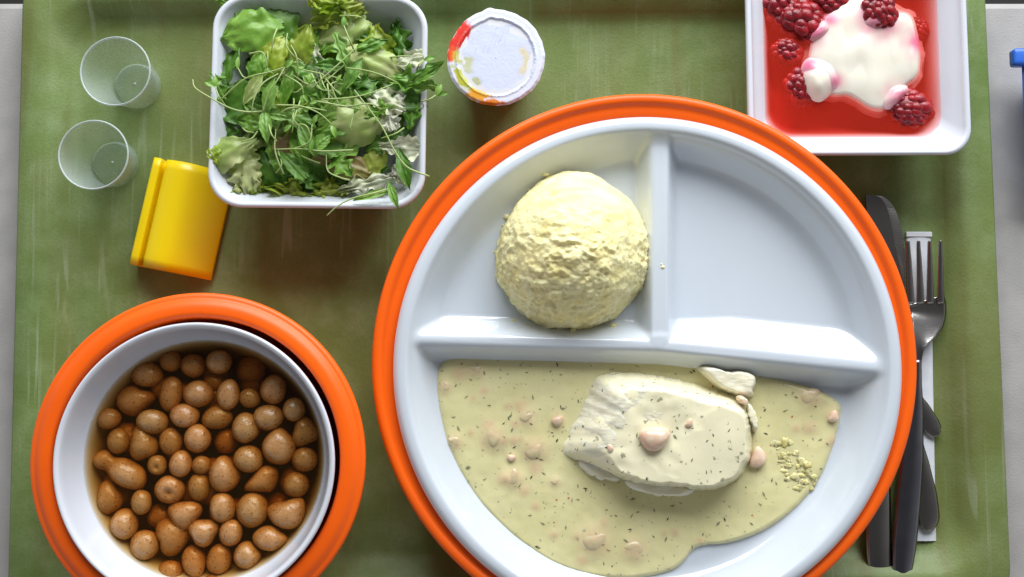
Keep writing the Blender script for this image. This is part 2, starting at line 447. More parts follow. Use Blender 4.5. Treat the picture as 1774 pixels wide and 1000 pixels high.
# broth (closed volume)
LZ = .0455
brk = 224*k
prof = [(1*k, .0128), (60*k, .0130), (131*k, .0162), (172*k, .0235), (200*k, .0335), (219*k, .0445), (brk*.99, LZ), (brk*.6, LZ), (1*k, LZ)]
V, F = lathe(prof, bc, 128, True, True)
tag(mk('mushroom_broth', V, F, M['broth'], origin=(bc.x, bc.y, .0128), smooth=False), 'clear brown broth filling the white round bowl around the mushrooms', 'broth')

# ------------------------------------------------------------------ divided plate (height field)
PZ = .0505
pc = W(1123, 637, PZ)
PR = LEN(1123, 637, 443, PZ)
FLOOR = .0300; CREST = .0462
kk = PR/443
def toP(px, py, z=CREST):
    v = W(px, py, z); return ((v.x-pc.x)/kk, (v.y-pc.y)/kk)   # in plate px units, y up
ra, rb, rc = toP(715, 587), toP(1138, 598), toP(1530, 638)
va, vb = toP(1143, 225), toP(1143, 578)
def segd(p, a, b):
    dx, dy = b[0]-a[0], b[1]-a[1]; l = math.hypot(dx, dy)
    t = ((p[0]-a[0])*dx+(p[1]-a[1])*dy)/(l*l); t = max(0, min(1, t))
    qx, qy = a[0]+t*dx, a[1]+t*dy
    s = (dx*(p[1]-a[1])-dy*(p[0]-a[0]))/l
    return math.hypot(p[0]-qx, p[1]-qy), s, t
def smax(a, b, k_):
    h = max(k_-abs(a-b), 0)/k_
    return max(a, b)+h*h*k_*.25
def wallh(r):
    # r in px units of 443
    if r > 425:
        t = (r-425)/18
        return PZ-.0030*t**3
    t = sstep(350, 436, r)
    return lerp(FLOOR, PZ+.0012, t**1.1) if r < 415 else lerp(lerp(FLOOR, PZ+.0012, sstep(350, 436, r)**1.1), PZ, sstep(408, 426, r))
def plate_h(x, y):
    r = math.hypot(x, y)
    h = wallh(r)
    if r < 432:
        d1, s1, t1 = segd((x, y), ra, rb); d2, s2, t2 = segd((x, y), rb, rc)
        if d1 < d2: d, s, up = d1, s1, 40
        else: d, s, up = d2, s2, lerp(42, 62, min(1, t2*3))
        if s > 0: q = max(0, d-5)/up
        else: q = max(0, d-5)/36
        q = min(1, q)
        # convex shoulder then slope
        rid = lerp(CREST, FLOOR, q**1.35*(1-.0*q)) if q < 1 else FLOOR
        rid = lerp(CREST, FLOOR, .35*sstep(0, 1, q)+.65*q**1.5) if q < 1 else FLOOR
        h = smax(h, rid, .0035)
        d3, s3, t3 = segd((x, y), va, vb)
        q = min(1, max(0, d3-11)/30)
        rid = lerp(CREST-.0006, FLOOR, sstep(0, 1, q))
        h = smax(h, rid, .006)
        if wallh(r) < CREST-.004: h = min(h, CREST+.0001)
    return h
NS = 420
rads = [2]+[2+i*4.2 for i in range(1, 100)]+[420, 423, 426, 429, 432, 435, 438, 440, 441.5, 442.5, 443]
rads = sorted(r for r in rads if r <= 443)
V = []; F = []
Rs = []
for r in rads:
    Rs.append([Vector((pc.x+kk*r*math.cos(2*math.pi*j/NS), pc.y+kk*r*math.sin(2*math.pi*j/NS), plate_h(r*math.cos(2*math.pi*j/NS), r*math.sin(2*math.pi*j/NS)))) for j in range(NS)])
for (r, z) in ((442.5, PZ-.005), (438, PZ-.0062), (424, PZ-.009), (400, .034), (368, .0225), (330, .0160), (300, .0150)):
    Rs.append([Vector((pc.x+kk*r*math.cos(2*math.pi*j/NS), pc.y+kk*r*math.sin(2*math.pi*j/NS), z)) for j in range(NS)])
V, F = rings(Rs, True, True)
F = [tuple(f) for f in F]
plate = mk('divided_plate', V, F, M['porcelain'], origin=(pc.x, pc.y, .015))
tag(plate, 'large white divided plate with three compartments of mash and fish', 'plate')
def bvh(o):
    me = o.data; mw = o.matrix_world if o.parent is None else None
    off = Vector(o.location)
    if o.parent: off = off+Vector(o.parent.location)
    return BVHTree.FromPolygons([v.co+off for v in me.vertices], [tuple(p.vertices) for p in me.polygons])
def hit(px, py, trees):
    d = ray(px, py).normalized(); best = None
    for t in trees:
        h = t.ray_cast(CAMP, d)
        if h[0] is not None and (best is None or h[3] < best[3]): best = h
    return best
# small grey cutlery marks on the plate rim
PB = bvh(plate)
mV = []; mF = []
for (mx_, my_, n_) in ((690, 580, 4), (694, 590, 2), (770, 890, 5), (1228, 222, 4), (1550, 745, 2), (1532, 808, 2), (1185, 216, 2)):
    for q in range(n_):
        px, py = mx_+random.uniform(-7, 7), my_+random.uniform(-9, 9)
        h = hit(px, py, [PB])
        if h:
            p = h[0]+h[1]*.0001; a_ = random.uniform(1.1, 1.9); l = random.uniform(.0006, .0013); wd = .00018
            dx = Vector((math.cos(a_), math.sin(a_), 0)); dx = (dx-h[1]*dx.dot(h[1])).normalized(); dy = h[1].cross(dx)
            b0 = len(mV); mV += [p-dx*l-dy*wd, p+dx*l-dy*wd*.4, p+dx*l+dy*wd*.4, p-dx*l+dy*wd]; mF.append((b0, b0+1, b0+2, b0+3))
M['scuff'] = pm('grey_scuff', (.28, .28, .32), rough=.5)
tag(mk('scuff_marks', mV, mF, M['scuff'], plate, smooth=False), kind='stuff')

# ------------------------------------------------------------------ sauce
SAZ = .0345
so = [(745, 628), (745, 700), (760, 765), (788, 830), (832, 890), (890, 945), (975, 998), (1060, 1012), (1130, 1006), (1180, 990), (1208, 948), (1270, 947), (1345, 917), (1402, 872), (1436, 822),
      (1457, 762), (1467, 718), (1464, 690), (1400, 664), (1300, 640), (1200, 618), (1100, 604), (900, 600), (790, 604)]
shr = [(1134, 758, 30, .2, .15, 'large pink shrimp lying on top of the fish fillet'),
       (1194, 733, 9, 1.0, .2, 'tiny pink shrimp piece right of the large shrimp on the fillet'),
       (1057, 776, 8, 2.0, .2, 'tiny pink shrimp piece near the left end of the fillet top'),
       (1312, 792, 20, 1.4, .1, 'pink shrimp tucked against the right end of the fillet'),
       (966, 729, 12, .5, .35, 'small bright shrimp in sauce just left of the fillet'),
       (927, 779, 22, .6, .72, 'half sunk shrimp left of the fillet beside a curled one'),
       (853, 758, 20, 2.2, .74, 'pale shrimp mostly sunk in sauce near the left wall'),
       (912, 724, 14, .6, .76, 'faint shrimp under the sauce above the half sunk one'),
       (886, 793, 8, .1, .3, 'tiny glistening shrimp piece in sauce at left middle'),
       (889, 828, 17, 1.2, .62, 'pink shrimp in sauce lower left of the fillet tip'),
       (772, 670, 11, 1.6, .5, 'small shrimp against the upper left wall of the sauce'),
       (788, 765, 13, 2.6, .6, 'small shrimp against the left wall halfway down the sauce'),
       (825, 641, 12, 2.6, .76, 'faint pink shrimp under sauce just below the left divider'),
       (1404, 686, 20, .3, .66, 'sunken shrimp in sauce at the upper right corner'),
       (1444, 721, 12, 1.2, .3, 'small bright shrimp at the right edge of the sauce'),
       (1030, 936, 26, .2, .62, 'largest sunken shrimp in sauce at the bottom, left of pair'),
       (1098, 951, 20, 2.9, .60, 'smaller sunken shrimp in sauce at the bottom, right of pair'),
       (962, 835, 9, .5, .6, 'tiny pink shrimp piece in sauce below the fillet tip')]
SHW = [(W(a_, b_, SAZ), c_*.00026) for a_, b_, c_, d_, e_, f_ in shr[4:]]
random.seed(5)
SUNK = []
for q in range(26):   # small scraps of shrimp and fish just under the surface
    px_, py_ = random.choice([(860, 770), (900, 760), (930, 790), (890, 820), (800, 690), (1030, 930), (1180, 900), (1400, 740)])
    SUNK.append((W(px_+random.gauss(0, 34), py_+random.gauss(0, 24), SAZ), random.uniform(.0015, .0034)))
def pinkness(x, y):
    m_ = 0
    for p_, r_ in SHW+SUNK:
        d2 = ((x-p_.x)**2+(y-p_.y)**2)/(r_*r_)
        if d2 < 9: m_ = max(m_, math.exp(-d2*.8)*(1+.5*noise.noise(Vector((x*500, y*500, 1)))))
    return m_
def sauce_h(x, y, t):
    n1 = noise.noise(Vector((x*60, y*60, 1)))*.0006+noise.noise(Vector((x*200, y*200, 5)))*.0002
    for p_, r_ in SHW: n1 += r_*.34*math.exp(-((x-p_.x)**2+(y-p_.y)**2)/(r_*r_)*.9)
    for p_, r_ in SUNK: n1 += r_*.16*math.exp(-((x-p_.x)**2+(y-p_.y)**2)/(r_*r_)*.9)
    return n1-(max(0, t-.93)/.07)**2*.0050
sp = [W(x, y, SAZ) for x, y in so]
scn = W(1110, 800, SAZ)
V, F = starblob(sp, scn, SAZ, sauce_h, 110, 420, sm=2)
sauce = mk('cream_sauce', V, F, M['sauce'], origin=(scn.x, scn.y, FLOOR))
ca_ = sauce.data.color_attributes.new('shrimp_tint', 'FLOAT_COLOR', 'POINT')
for i, v in enumerate(V):
    m_ = pinkness(v.x, v.y); ca_.data[i].color = (m_, m_, m_, 1)
nt = M['sauce'].node_tree; b_ = nt.nodes['Principled BSDF']; src = b_.inputs['Base Color'].links[0].from_socket
an = nt.nodes.new('ShaderNodeAttribute'); an.attribute_name = 'shrimp_tint'; mxx = nt.nodes.new('ShaderNodeMix'); mxx.data_type = 'RGBA'; mxx.clamp_factor = True
ml_ = nt.nodes.new('ShaderNodeMath'); ml_.operation = 'MULTIPLY'; ml_.inputs[1].default_value = .55
nt.links.new(an.outputs['Fac'], ml_.inputs[0]); nt.links.new(ml_.outputs[0], mxx.inputs[0]); nt.links.new(src, mxx.inputs[6]); mxx.inputs[7].default_value = (.70, .42, .28, 1)
nt.links.new(mxx.outputs[2], b_.inputs['Base Color'])
tag(sauce, 'pale yellow-green cream dill sauce pooled in the lower compartment of the plate', 'sauce')

# ------------------------------------------------------------------ fish
FZ = .0335
fc = W(1145, 752, .045)
fish = thing('fish_fillet', (fc.x, fc.y, FZ), 'thick white fish fillet coated in cream sauce with dill', 'fish fillet')
fo = [(1036, 648), (1100, 646), (1180, 658), (1240, 676), (1296, 692), (1306, 740), (1308, 775), (1298, 815), (1272, 838), (1235, 852), (1180, 844), (1100, 838), (1040, 812), (992, 796), (970, 783), (985, 750), (1004, 715), (1018, 680)]
def fside(x, y, t):
    a_ = math.atan2((y-fc.y)*1.6, x-fc.x)
    nrt = sstep(.25, .75, math.sin(a_)); wst = sstep(.55, .95, -math.cos(a_))
    e_ = .86-.17*nrt-.22*wst+.03*noise.noise(Vector((x*120, y*120, 6)))
    return max(0, 1-(max(0, t-e_)/(1-e_))**1.5)
def fish_h(x, y, t):
    u = (x-fc.x)/.05
    side = fside(x, y, t)
    hgt = .0165+.0010*noise.noise(Vector((x*45, y*45, 3)))+.0006*noise.noise(Vector((x*140, y*140, 3)))
    hgt *= lerp(.72, 1.0, sstep(-1.0, -.35, u))
    a_ = .5*x+.86*y
    return max(0, side)*hgt+.0004*noise.noise(Vector((x*400, y*150, t*18)))-.0007*max(0, math.sin(a_*620+3*noise.noise(Vector((x*60, y*60, 5)))))**3*(.4+noise.noise(Vector((x*90, y*90, 2))))-.0012*sstep(.15, .6, noise.noise(Vector((x*110, y*110, 15))))*sstep(.5, .9, t)
def at(pts, z): return [W(x, y, z) for x, y in pts]
V, F = starblob(at(fo, .043), fc, FZ, fish_h, 60, 280, rag=.028, sm=1)
mk('fillet', V, F, M['fish'], fish)
co = [(1048, 662), (1100, 662), (1180, 674), (1240, 692), (1288, 706), (1302, 745), (1309, 778), (1302, 820), (1276, 843), (1235, 856), (1180, 849), (1100, 843), (1035, 812), (1010, 790), (1015, 760), (1030, 722), (1036, 690)]
cc = W(1160, 757, .045)
def coat_h(x, y, t):
    tf = t*1.0
    side = 1-max(0, (t-.76)/.24)**2.6
    u = (x-fc.x)/.05
    hgt = .0158+.0014*noise.noise(Vector((x*45, y*45, 3)))+.0007*noise.noise(Vector((x*110, y*110, 8)))
    hgt *= lerp(.72, 1.0, sstep(-1.0, -.35, u))
    return max(0, side)*hgt+.0006
def coat2_h(x, y, t):
    u = (x-fc.x)/.05; v = (y-fc.y)/.03; side_ = fside(x, y, t)
    b_ = .0009+.0022*u-.0012*v-.0024*sstep(.80, .55, side_)*sstep(.1, .5, v)+.0010*sstep(.9, .6, side_)*sstep(-.1, -.4, v)+.0012*noise.noise(Vector((x*60, y*60, 11)))+.0005*noise.noise(Vector((x*170, y*170, 4)))
    b_ = max(-.0012, min(.0014, b_))
    u2 = .0165+.0010*noise.noise(Vector((x*45, y*45, 3)))
    side = fside(x, y, t)
    return max(0, side)*u2*lerp(.72, 1.0, sstep(-1.0, -.35, u))+b_
V, F = starblob(at([(1157+(a_-1157)*1.012, 755+(b_-755)*1.03) for a_, b_ in fo], .043), fc, FZ, coat2_h, 60, 280, rag=.02, sm=1)
coat = mk('sauce_coat', V, F, M['coat'], fish)
def lump(name, pts, z, h, mat, parent, c=None, amp=.0006, fr=220, edge=.6, sm=1, ns=90, nr=14, label=None, ex=2.2):
    cx = sum(p[0] for p in pts)/len(pts) if c is None else c[0]; cy = sum(p[1] for p in pts)/len(pts) if c is None else c[1]
    cw = W(cx, cy, z+h)
    sd = random.random()*50
    def hf(x, y, t): return h*(1-max(0, (t-edge)/(1-edge))**ex)+amp*noise.noise(Vector((x*fr, y*fr, sd)))
    V, F = starblob(at(pts, z+h*.7), cw, z, hf, nr, ns, rag=.05 if name == 'flake' else 0, sm=sm)
    o = mk(name, V, F, mat, parent)
    if parent.name.startswith('cream'): stain(o, V, 1.0)
    return o
lump('flake', [(1205, 632), (1235, 634), (1262, 645), (1285, 641), (1312, 648), (1316, 662), (1308, 676), (1312, 690), (1290, 688), (1262, 680), (1240, 668), (1220, 650)], FZ, .0105, M['fish'], fish, edge=.7)
lump('flake', [(1078, 828), (1130, 838), (1190, 842), (1212, 848), (1190, 862), (1160, 860), (1120, 856), (1085, 846)], FZ, .0050, M['fish'], fish, edge=.6)
lump('flake', [(1000, 790), (1060, 815), (1085, 838), (1040, 830), (1002, 812)], FZ, .0040, M['fish'], fish, edge=.5)
lump('flake', [(1296, 690), (1308, 712), (1316, 748), (1308, 752), (1300, 730), (1290, 705)], FZ, .0100, M['fish'], fish, edge=.6)
0 and lump('flake', [(1036, 650), (1060, 646), (1100, 650), (1150, 656), (1200, 668), (1180, 674), (1110, 666), (1060, 664), (1030, 690)], FZ+.008, .0078, M['fish'], fish, edge=.5)
o = lump('skin_edge', [(1276, 684), (1298, 690), (1300, 706), (1284, 700)], FZ+.009, .0070, M['shrimp'], fish, edge=.4)
SB = bvh(sauce); CB = bvh(coat)

# ------------------------------------------------------------------ shrimps in the sauce: (px, py, size px, angle, sink)
for (px, py, s, ang, sink, lab) in shr:
    h = hit(px, py, [SB, CB])
    p = h[0]; sz = s*.00026
    if sink > .45: sink = .86; sz *= 1.1
    iv, if_ = ICO[4]; V = []; of = Vector((px*.1, py*.1, 0)); ca, sa = math.cos(ang), math.sin(ang)
    for v in iv:
        q = v.copy()
        q.y += .34*q.x*q.x-.1                      # bent like a curled tail
        q *= 1+.12*noise.noise(v*1.1+of)+.025*noise.noise(v*4+of)
        q.y *= .74*(1-.22*q.x)
        z = p.z+sz*(q.z*.50+.42-1.02*sink)
        V.append(Vector((p.x+sz*(ca*q.x-sa*q.y), p.y+sz*(sa*q.x+ca*q.y), z)))
    tag(mk('shrimp', V, if_, M['shrimp'] if sink < .4 else M['shrimp2'], origin=(p.x, p.y, p.z)), lab, 'shrimp', 'shrimps in the dill sauce')

# dill and carrot flecks
def flecks(name, spots, mat, parent, seed, smin, smax, thin=True):
    rnd = random.Random(seed); V = []; F = []
    for (px, py) in spots:
        h = hit(px, py, [SB, CB, PB])
        if not h: continue
        p = h[0]+h[1]*.00005; a_ = rnd.uniform(0, 6.3); l = rnd.uniform(smin, smax); wd = l*rnd.uniform(.14, .4) if thin else l*rnd.uniform(.5, .9)
        dx = Vector((math.cos(a_), math.sin(a_), 0)); dx = (dx-h[1]*dx.dot(h[1])).normalized(); dy = h[1].cross(dx); n_ = h[1]*.00018
        bend = dy*l*rnd.uniform(-.4, .4)
        b0 = len(V)
        V += [p-dx*l, p-dy*wd+n_, p+dx*l*.1+dy*wd+n_+bend*.3, p+dx*l+bend, p+dx*l*.2-dy*wd+n_+bend*.4]
        F += [(b0, b0+1, b0+2), (b0+1, b0+4, b0+2), (b0+4, b0+3, b0+2)]
    o = mk(name, V, F, mat, parent, smooth=False); o['kind'] = 'stuff'; return o
import itertools
spoly = [(755, 625), (760, 700), (775, 760), (800, 820), (845, 880), (900, 930), (980, 980), (1130, 990), (1190, 970), (1210, 935), (1270, 935), (1340, 905), (1400, 860), (1430, 810), (1450, 760), (1455, 700), (1300, 655), (1100, 625)]
def inpoly(x, y, P):
    c = False; j = len(P)-1
    for i in range(len(P)):
        if (P[i][1] > y) != (P[j][1] > y) and x < (P[j][0]-P[i][0])*(y-P[i][1])/(P[j][1]-P[i][1])+P[i][0]: c = not c
        j = i
    return c
rnd = random.Random(3)
spots = []
while len(spots) < 165:
    x, y = rnd.uniform(750, 1465), rnd.uniform(620, 1000)
    if inpoly(x, y, spoly): spots.append((x, y))
flecks('dill_flecks', spots[:80], M['dill'], sauce, 5, .0005, .0014)
M['dill2'] = pm('sunk_dill', (.20, .21, .11), (.28, .28, .15), 300, rough=.4)
flecks('sunk_dill_flecks', spots[80:], M['dill2'], sauce, 6, .0005, .0018)
fs = [(1085, 735), (1113, 664), (1078, 668), (1165, 748), (1153, 764), (1225, 764), (1163, 782), (1106, 773), (1235, 771), (1205, 775), (1248, 817), (1190, 720), (1193, 738), (1145, 765), (1107, 760), (1230, 745), (1180, 800), (1120, 830), (1025, 730), (1200, 742), (1040, 740)]
flecks('coat_dill_flecks', fs, M['dill'], fish, 9, .0004, .0012)
flecks('carrot_flecks', [(1160, 748), (964, 866), (985, 863), (1372, 722), (1303, 893), (960, 905), (1208, 682), (1235, 670), (800, 630)], M['redfleck'], sauce, 8, .0005, .0009, False)

# mash crumbs on sauce
V = []; F = []
rnd = random.Random(12)
path = [(1352, 772), (1368, 790), (1385, 805), (1375, 828), (1392, 838), (1412, 840), (1422, 828), (1398, 815), (1362, 795)]
for i in range(85):
    a_ = rnd.choice(path); px, py = a_[0]+rnd.gauss(0, 8), a_[1]+rnd.gauss(0, 6)
    h = hit(px, py, [SB])
    if not h: continue
    s = rnd.uniform(.0004, .0017); b0 = len(V); iv, if_ = ICO[2]
    st = Vector((rnd.uniform(.8, 1.8), rnd.uniform(.7, 1.5), rnd.uniform(.12, .32)))
    for v in iv: V.append(h[0]+Vector((v.x*st.x, v.y*st.y, v.z*st.z))*s*(1+.8*noise.noise(v*1.8+Vector((i, 0, 0)))))
    F += [tuple(q+b0 for q in f) for f in if_]
M['smear'] = pm('mash_smear', (.72, .60, .20), (.80, .72, .36), 300, rough=.35, sss=.3, sssr=.002)
tag(mk('mashed_potato_crumbs', V, F, M['smear']), 'crumbly smear of yellow mash on sauce right of fish', 'mash crumbs', kind='stuff')

# ------------------------------------------------------------------ mash scoop
mc = W(994, 432, .040)
import bmesh
bm = bmesh.new(); bmesh.ops.create_icosphere(bm, subdivisions=7, radius=1)
mx_, my_ = LEN(994, 430, 131, .045), LEN(994, 430, 137, .045)
V = []
for v in bm.verts:
    n_ = v.co.copy(); p = n_.copy()
    rx, ry, rz = mx_, my_*1.01, .041
    q = Vector((p.x*rx, p.y*ry, p.z*rz))
    # flatten the right side a little as the scoop was pressed at the divider
    if q.z < 0: q.z *= .05
    # egg outline, narrower at the top of the picture
    q.x *= 1-.05*p.y; q.x += .0012*p.y*p.y-.0015*max(0, -p.y)
    q *= 1+.035*noise.noise(p*1.6+Vector((2, 7, 1)))
    if p.x < -.2 and p.y < -.3: q *= 1+.05*sstep(.2, -.2, p.z+.2)
    s = q*1.0
    d = .0011*noise.noise(s*45+Vector((9, 2, 1)))+.0006*fbm(s*130, 2)
    rough = sstep(.55, -.2, p.y)*.8+.2
    # torn flaky terraces running sideways
    f = fbm(Vector((s.x*95, s.y*240, s.z*240)), 4)
    f2 = 1-abs(noise.noise(Vector((s.x*110+4, s.y*260, s.z*260+7))))*2
    bl = 0
    for (fr_, am) in ((170, .00085), (360, .00060), (700, .00034)):
        bl += am*(1-2.2*abs(noise.noise(Vector((s.x*fr_*.7, s.y*fr_*1.25, s.z*fr_+fr_)))))
    gate = sstep(-.35, .25, noise.noise(Vector((s.x*60, s.y*90, 6))))
    d += rough*(.0006*f+bl*(.55+.7*gate))+rough*.0003*fbm(s*900, 2)
    tt = s.y*150-s.z*120+2.6*noise.noise(Vector((s.x*55, s.y*70, 4)))+1.0*noise.noise(Vector((s.x*190, s.y*190, 9)))
    ff = tt-math.floor(tt)
    d += rough*.0010*(1-ff)*sstep(0, .12, ff)*max(0, min(1, .2+1.6*noise.noise(Vector((s.x*80, math.floor(tt)*1.7, 3)))))
    # scoop scraper groove near top
    g = math.exp(-((p.y-.66-.35*(p.x-.05)**2*-1)/.035)**2)*sstep(-.52, -.3, p.x)*sstep(.35, .12, p.x)
    d -= .0016*g
    g2 = math.exp(-((p.y-.60-.35*(p.x-.05)**2*-1)/.05)**2)*sstep(-.52, -.3, p.x)*sstep(.35, .12, p.x)
    d += .0006*g2
    q += Vector((n_.x, n_.y, n_.z*.8+.1)).normalized()*d
    V.append(Vector((mc.x+q.x, mc.y+q.y, FLOOR+.0015+q.z)))
F = [tuple(v.index for v in f.verts) for f in bm.faces]
bm.free()
mash = mk('mashed_potato_scoop', V, F, M['mash'], origin=(mc.x, mc.y, FLOOR))
tag(mash, 'domed yellow scoop of mashed potato in the upper left plate compartment', 'mashed potato')
V = []; F = []
rnd = random.Random(4)
for i in range(26):
    a_ = rnd.choice([2.6, 3.0, 4.0, 4.2, 4.4, 4.6, 1.9, 2.1, 5.6, 5.3, 4.1, 4.3])+rnd.gauss(0, .12)
    r_ = rnd.uniform(.97, 1.05)
    p = Vector((mc.x+mx_*r_*math.cos(a_), mc.y+my_*r_*math.sin(a_), 0))
    h = PB.ray_cast(Vector((p.x, p.y, .2)), Vector((0, 0, -1)))
    if i < 5: h = hit(*((1146, 458), (1148, 463), (1068, 563), (1062, 566), (890, 556))[i], [PB])
    s = rnd.uniform(.0005, .0012); b0 = len(V); iv, if_ = ICO[2]
    st = Vector((rnd.uniform(.8, 2.6), rnd.uniform(.8, 1.6), rnd.uniform(.6, 1)))
    for v in iv: V.append(h[0]+Vector((v.x*st.x, v.y*st.y, v.z*st.z))*s*(1+.45*noise.noise(v*2+Vector((i, 0, 3)))))
    F += [tuple(q+b0 for q in f) for f in if_]
tag(mk('loose_crumbs', V, F, M['mash'], mash), kind='stuff')

# ------------------------------------------------------------------ mushrooms
ml = [(250, 649, 27, 23, 'o', 0), (291, 626, 19, 19, 'o', 1), (330, 634, 22, 21, 'o', .5), (292, 683, 21, 31, 'o', .3), (340, 683, 27, 24, 'o', -.5), (228, 695, 33, 28, 'h', .3),
      (183, 726, 22, 19, 'o', .4), (261, 731, 28, 22, 'o', 0), (317, 720, 26, 22, 'o', -.7), (200, 765, 20, 23, 'o', .3), (243, 770, 25, 30, 't', .1), (292, 766, 21, 25, 'o', 0), (339, 760, 24, 25, 'o', -.5),
      (372, 724, 28, 21, 'o', 0), (203, 815, 52, 27, 'b', -.5), (377, 627, 23, 22, 'o', .2), (428, 641, 27, 26, 'o', 1.2), (393, 684, 21, 27, 'o', -.3), (430, 690, 19, 17, 'o', .4),
      (471, 675, 23, 26, 'o', 0), (507, 710, 20, 21, 'o', .1), (463, 724, 27, 22, 'o', -.3), (423, 742, 25, 27, 'o', -.3), (525, 749, 22, 26, 't', 0), (480, 774, 30, 33, 'p', -.5), (385, 766, 22, 22, 'o', 1.3),
      (525, 798, 23, 22, 'o', .1), (428, 796, 26, 24, 'o', 0), (384, 822, 28, 31, 'p', -.6), (448, 835, 32, 25, 'f', .1), (510, 841, 23, 23, 'o', .4), (383, 881, 23, 27, 'o', -.3), (434, 886, 28, 32, 'o', -.7),
      (495, 890, 34, 26, 'k', 0), (350, 923, 26, 24, 't2', -.2), (397, 925, 21, 24, 'o', -.2), (465, 935, 30, 22, 'q', -.3), (425, 964, 24, 24, 'q', -.3), (375, 972, 22, 27, 'o', .2),
      (269, 807, 17, 18, 'd', .3), (310, 804, 20, 25, 'o', -.1), (346, 807, 17, 17, 'o', .3), (290, 849, 27, 25, 'd', -.5), (341, 845, 20, 25, 'o', .2), (183, 866, 23, 28, 't', .2), (242, 871, 18, 22, 'o', 0),
      (316, 893, 29, 25, 't2', .4), (211, 909, 25, 27, 'o', .2), (293, 932, 31, 33, 'h2', .2), (247, 946, 25, 27, 'o', .1), (332, 975, 20, 28, 'o', .3), (267, 898, 24, 22, 'o', 1.6), (365, 662, 20, 18, 'o', 1.5),
      (470, 995, 24, 22, 'o', .5), (290, 995, 23, 22, 'o', .5), (425, 1010, 22, 20, 'o', .5), (365, 1018, 22, 20, 'o', .3)]
def shroom_shape(kind, v, rnd_off):
    th = math.atan2(v.y, v.x); c = math.hypot(v.x, v.y)
    p = v.copy()
    if kind == 't':    # blunt triangle, point down-left
        f = 1+.13*math.cos(3*(th-math.pi/2-.3))*c; p = Vector((p.x*f, p.y*f, p.z))
    elif kind == 't2':
        f = 1+.13*math.cos(3*(th+math.pi/2))*c; p = Vector((p.x*f, p.y*f, p.z))
    elif kind == 'p':  # pear, narrow top
        p.x *= 1-.28*sstep(0, 1, p.y); p.y *= 1.03
    elif kind == 'q':  # point at right
        p.y *= 1-.30*sstep(.1, 1, p.x)
    elif kind == 'h':  # bulb with a shoulder at right
        p.y *= 1-.35*sstep(.0, .9, p.x); p.y += .18*max(0, p.x)
        f = 1-.18*math.exp(-((th-1.2)/.3)**2)*c; p = Vector((p.x*f, p.y*f, p.z))
    elif kind == 'h2':
        f = 1+.12*math.cos(3*(th-2.4))*c-.16*math.exp(-((th+2.7)/.4)**2)*c; p = Vector((p.x*f, p.y*f, p.z))
    elif kind == 'k':  # kidney, notch at top
        p.y += .42*p.x*p.x-.12; p.y *= 1.0
        f = 1-.10*math.exp(-((th-1.6)/.3)**2)*c; p = Vector((p.x*f, p.y*f, p.z))
    elif kind == 'f':  # fan / fin
        p.y *= .55+.45*sstep(-.9, .7, p.x); p.y += .15*p.x
        if p.x > .2 and p.y < 0: p.y *= 1.15
    elif kind == 'b':  # long one, small knob upper left, large bulb lower right
        c_ = math.sqrt(max(1e-4, 1-v.x*v.x))
        a1 = .66*math.sqrt(max(0, 1-((v.x+.66)/.34)**2)); a2 = .92*math.sqrt(max(0, 1-((v.x-.28)/.72)**2))
        pr_ = smax(max(a1, a2), .52 if -.6 < v.x < .3 else 0, .10)
        f = pr_/c_ if c_ > .05 else 1
        p.y *= f; p.z *= f
    elif kind == 'd':
        g = math.exp(-(((p.x-.1)/.28)**2+((p.y+.2)/.28)**2)) if p.z > 0 else 0
        p.z -= .35*g
    n_ = noise.noise(v*.9+rnd_off)*.09
    return p*(1+n_)
names_used = {}
cxm, cym = 347, 808
def clock(px, py):
    a_ = math.degrees(math.atan2(px-cxm, -(py-cym))) % 360
    h_ = int((a_+15)//30) % 12
    return ['twelve', 'one', 'two', 'three', 'four', 'five', 'six', 'seven', 'eight', 'nine', 'ten', 'eleven'][h_]
shape_w = {'o': '', 't': 'blunt triangular', 't2': 'triangular', 'p': 'pear-shaped', 'q': 'pointed', 'h': 'lopsided two-lobed', 'h2': 'lumpy two-lobed', 'k': 'kidney-shaped', 'f': 'fin-shaped', 'b': 'long two-bulbed', 'd': 'dimpled'}
labs = []
for (px, py, rx, ry, kd, dp) in ml:
    rr = math.hypot(px-cxm, py-cym)
    size = 'small' if rx*ry < 430 else ('large' if rx*ry > 720 else 'medium')
    sh = shape_w[kd] or ('tall oval' if ry > rx*1.12 else ('wide oval' if rx > ry*1.12 else 'round'))
    where = 'in the middle of the bowl' if rr < 45 else ('near the bowl centre' if rr < 105 else ('between centre and rim' if rr < 150 else 'against the bowl rim'))
    deep = 'deep sunken ' if dp > 1 else ''
    l = f"{deep}{size} {sh} brown mushroom {where}" + ('' if rr < 45 else f" towards {clock(px, py)} o'clock")
    labs.append(l)
# where two would read alike, tell them apart by side
from collections import defaultdict
dd = defaultdict(list)
for i, l in enumerate(labs): dd[l].append(i)
for l, ids in dd.items():
    if len(ids) > 1:
        xs = [ml[i][0] for i in ids]; ys = [ml[i][1] for i in ids]
        if max(xs)-min(xs) >= max(ys)-min(ys):
            ids.sort(key=lambda i: ml[i][0]); wd = ['left one', 'right one']
        else:
            ids.sort(key=lambda i: ml[i][1]); wd = ['upper one', 'lower one']
        if len(ids) > 2: wd = ['first', 'middle one', 'last']
        for q, i in enumerate(ids): labs[i] = l+', '+wd[min(q, len(wd)-1)]
rnd = random.Random(21)
PROUD = {(340, 683), (317, 720), (471, 675), (203, 815), (290, 849), (463, 724), (377, 627), (393, 684), (397, 925), (383, 881), (465, 935), (495, 890), (434, 886), (425, 964), (384, 822), (480, 774), (339, 760), (350, 923), (247, 946), (423, 742), (310, 804), (261, 731), (507, 710), (316, 893), (211, 909), (428, 796)}
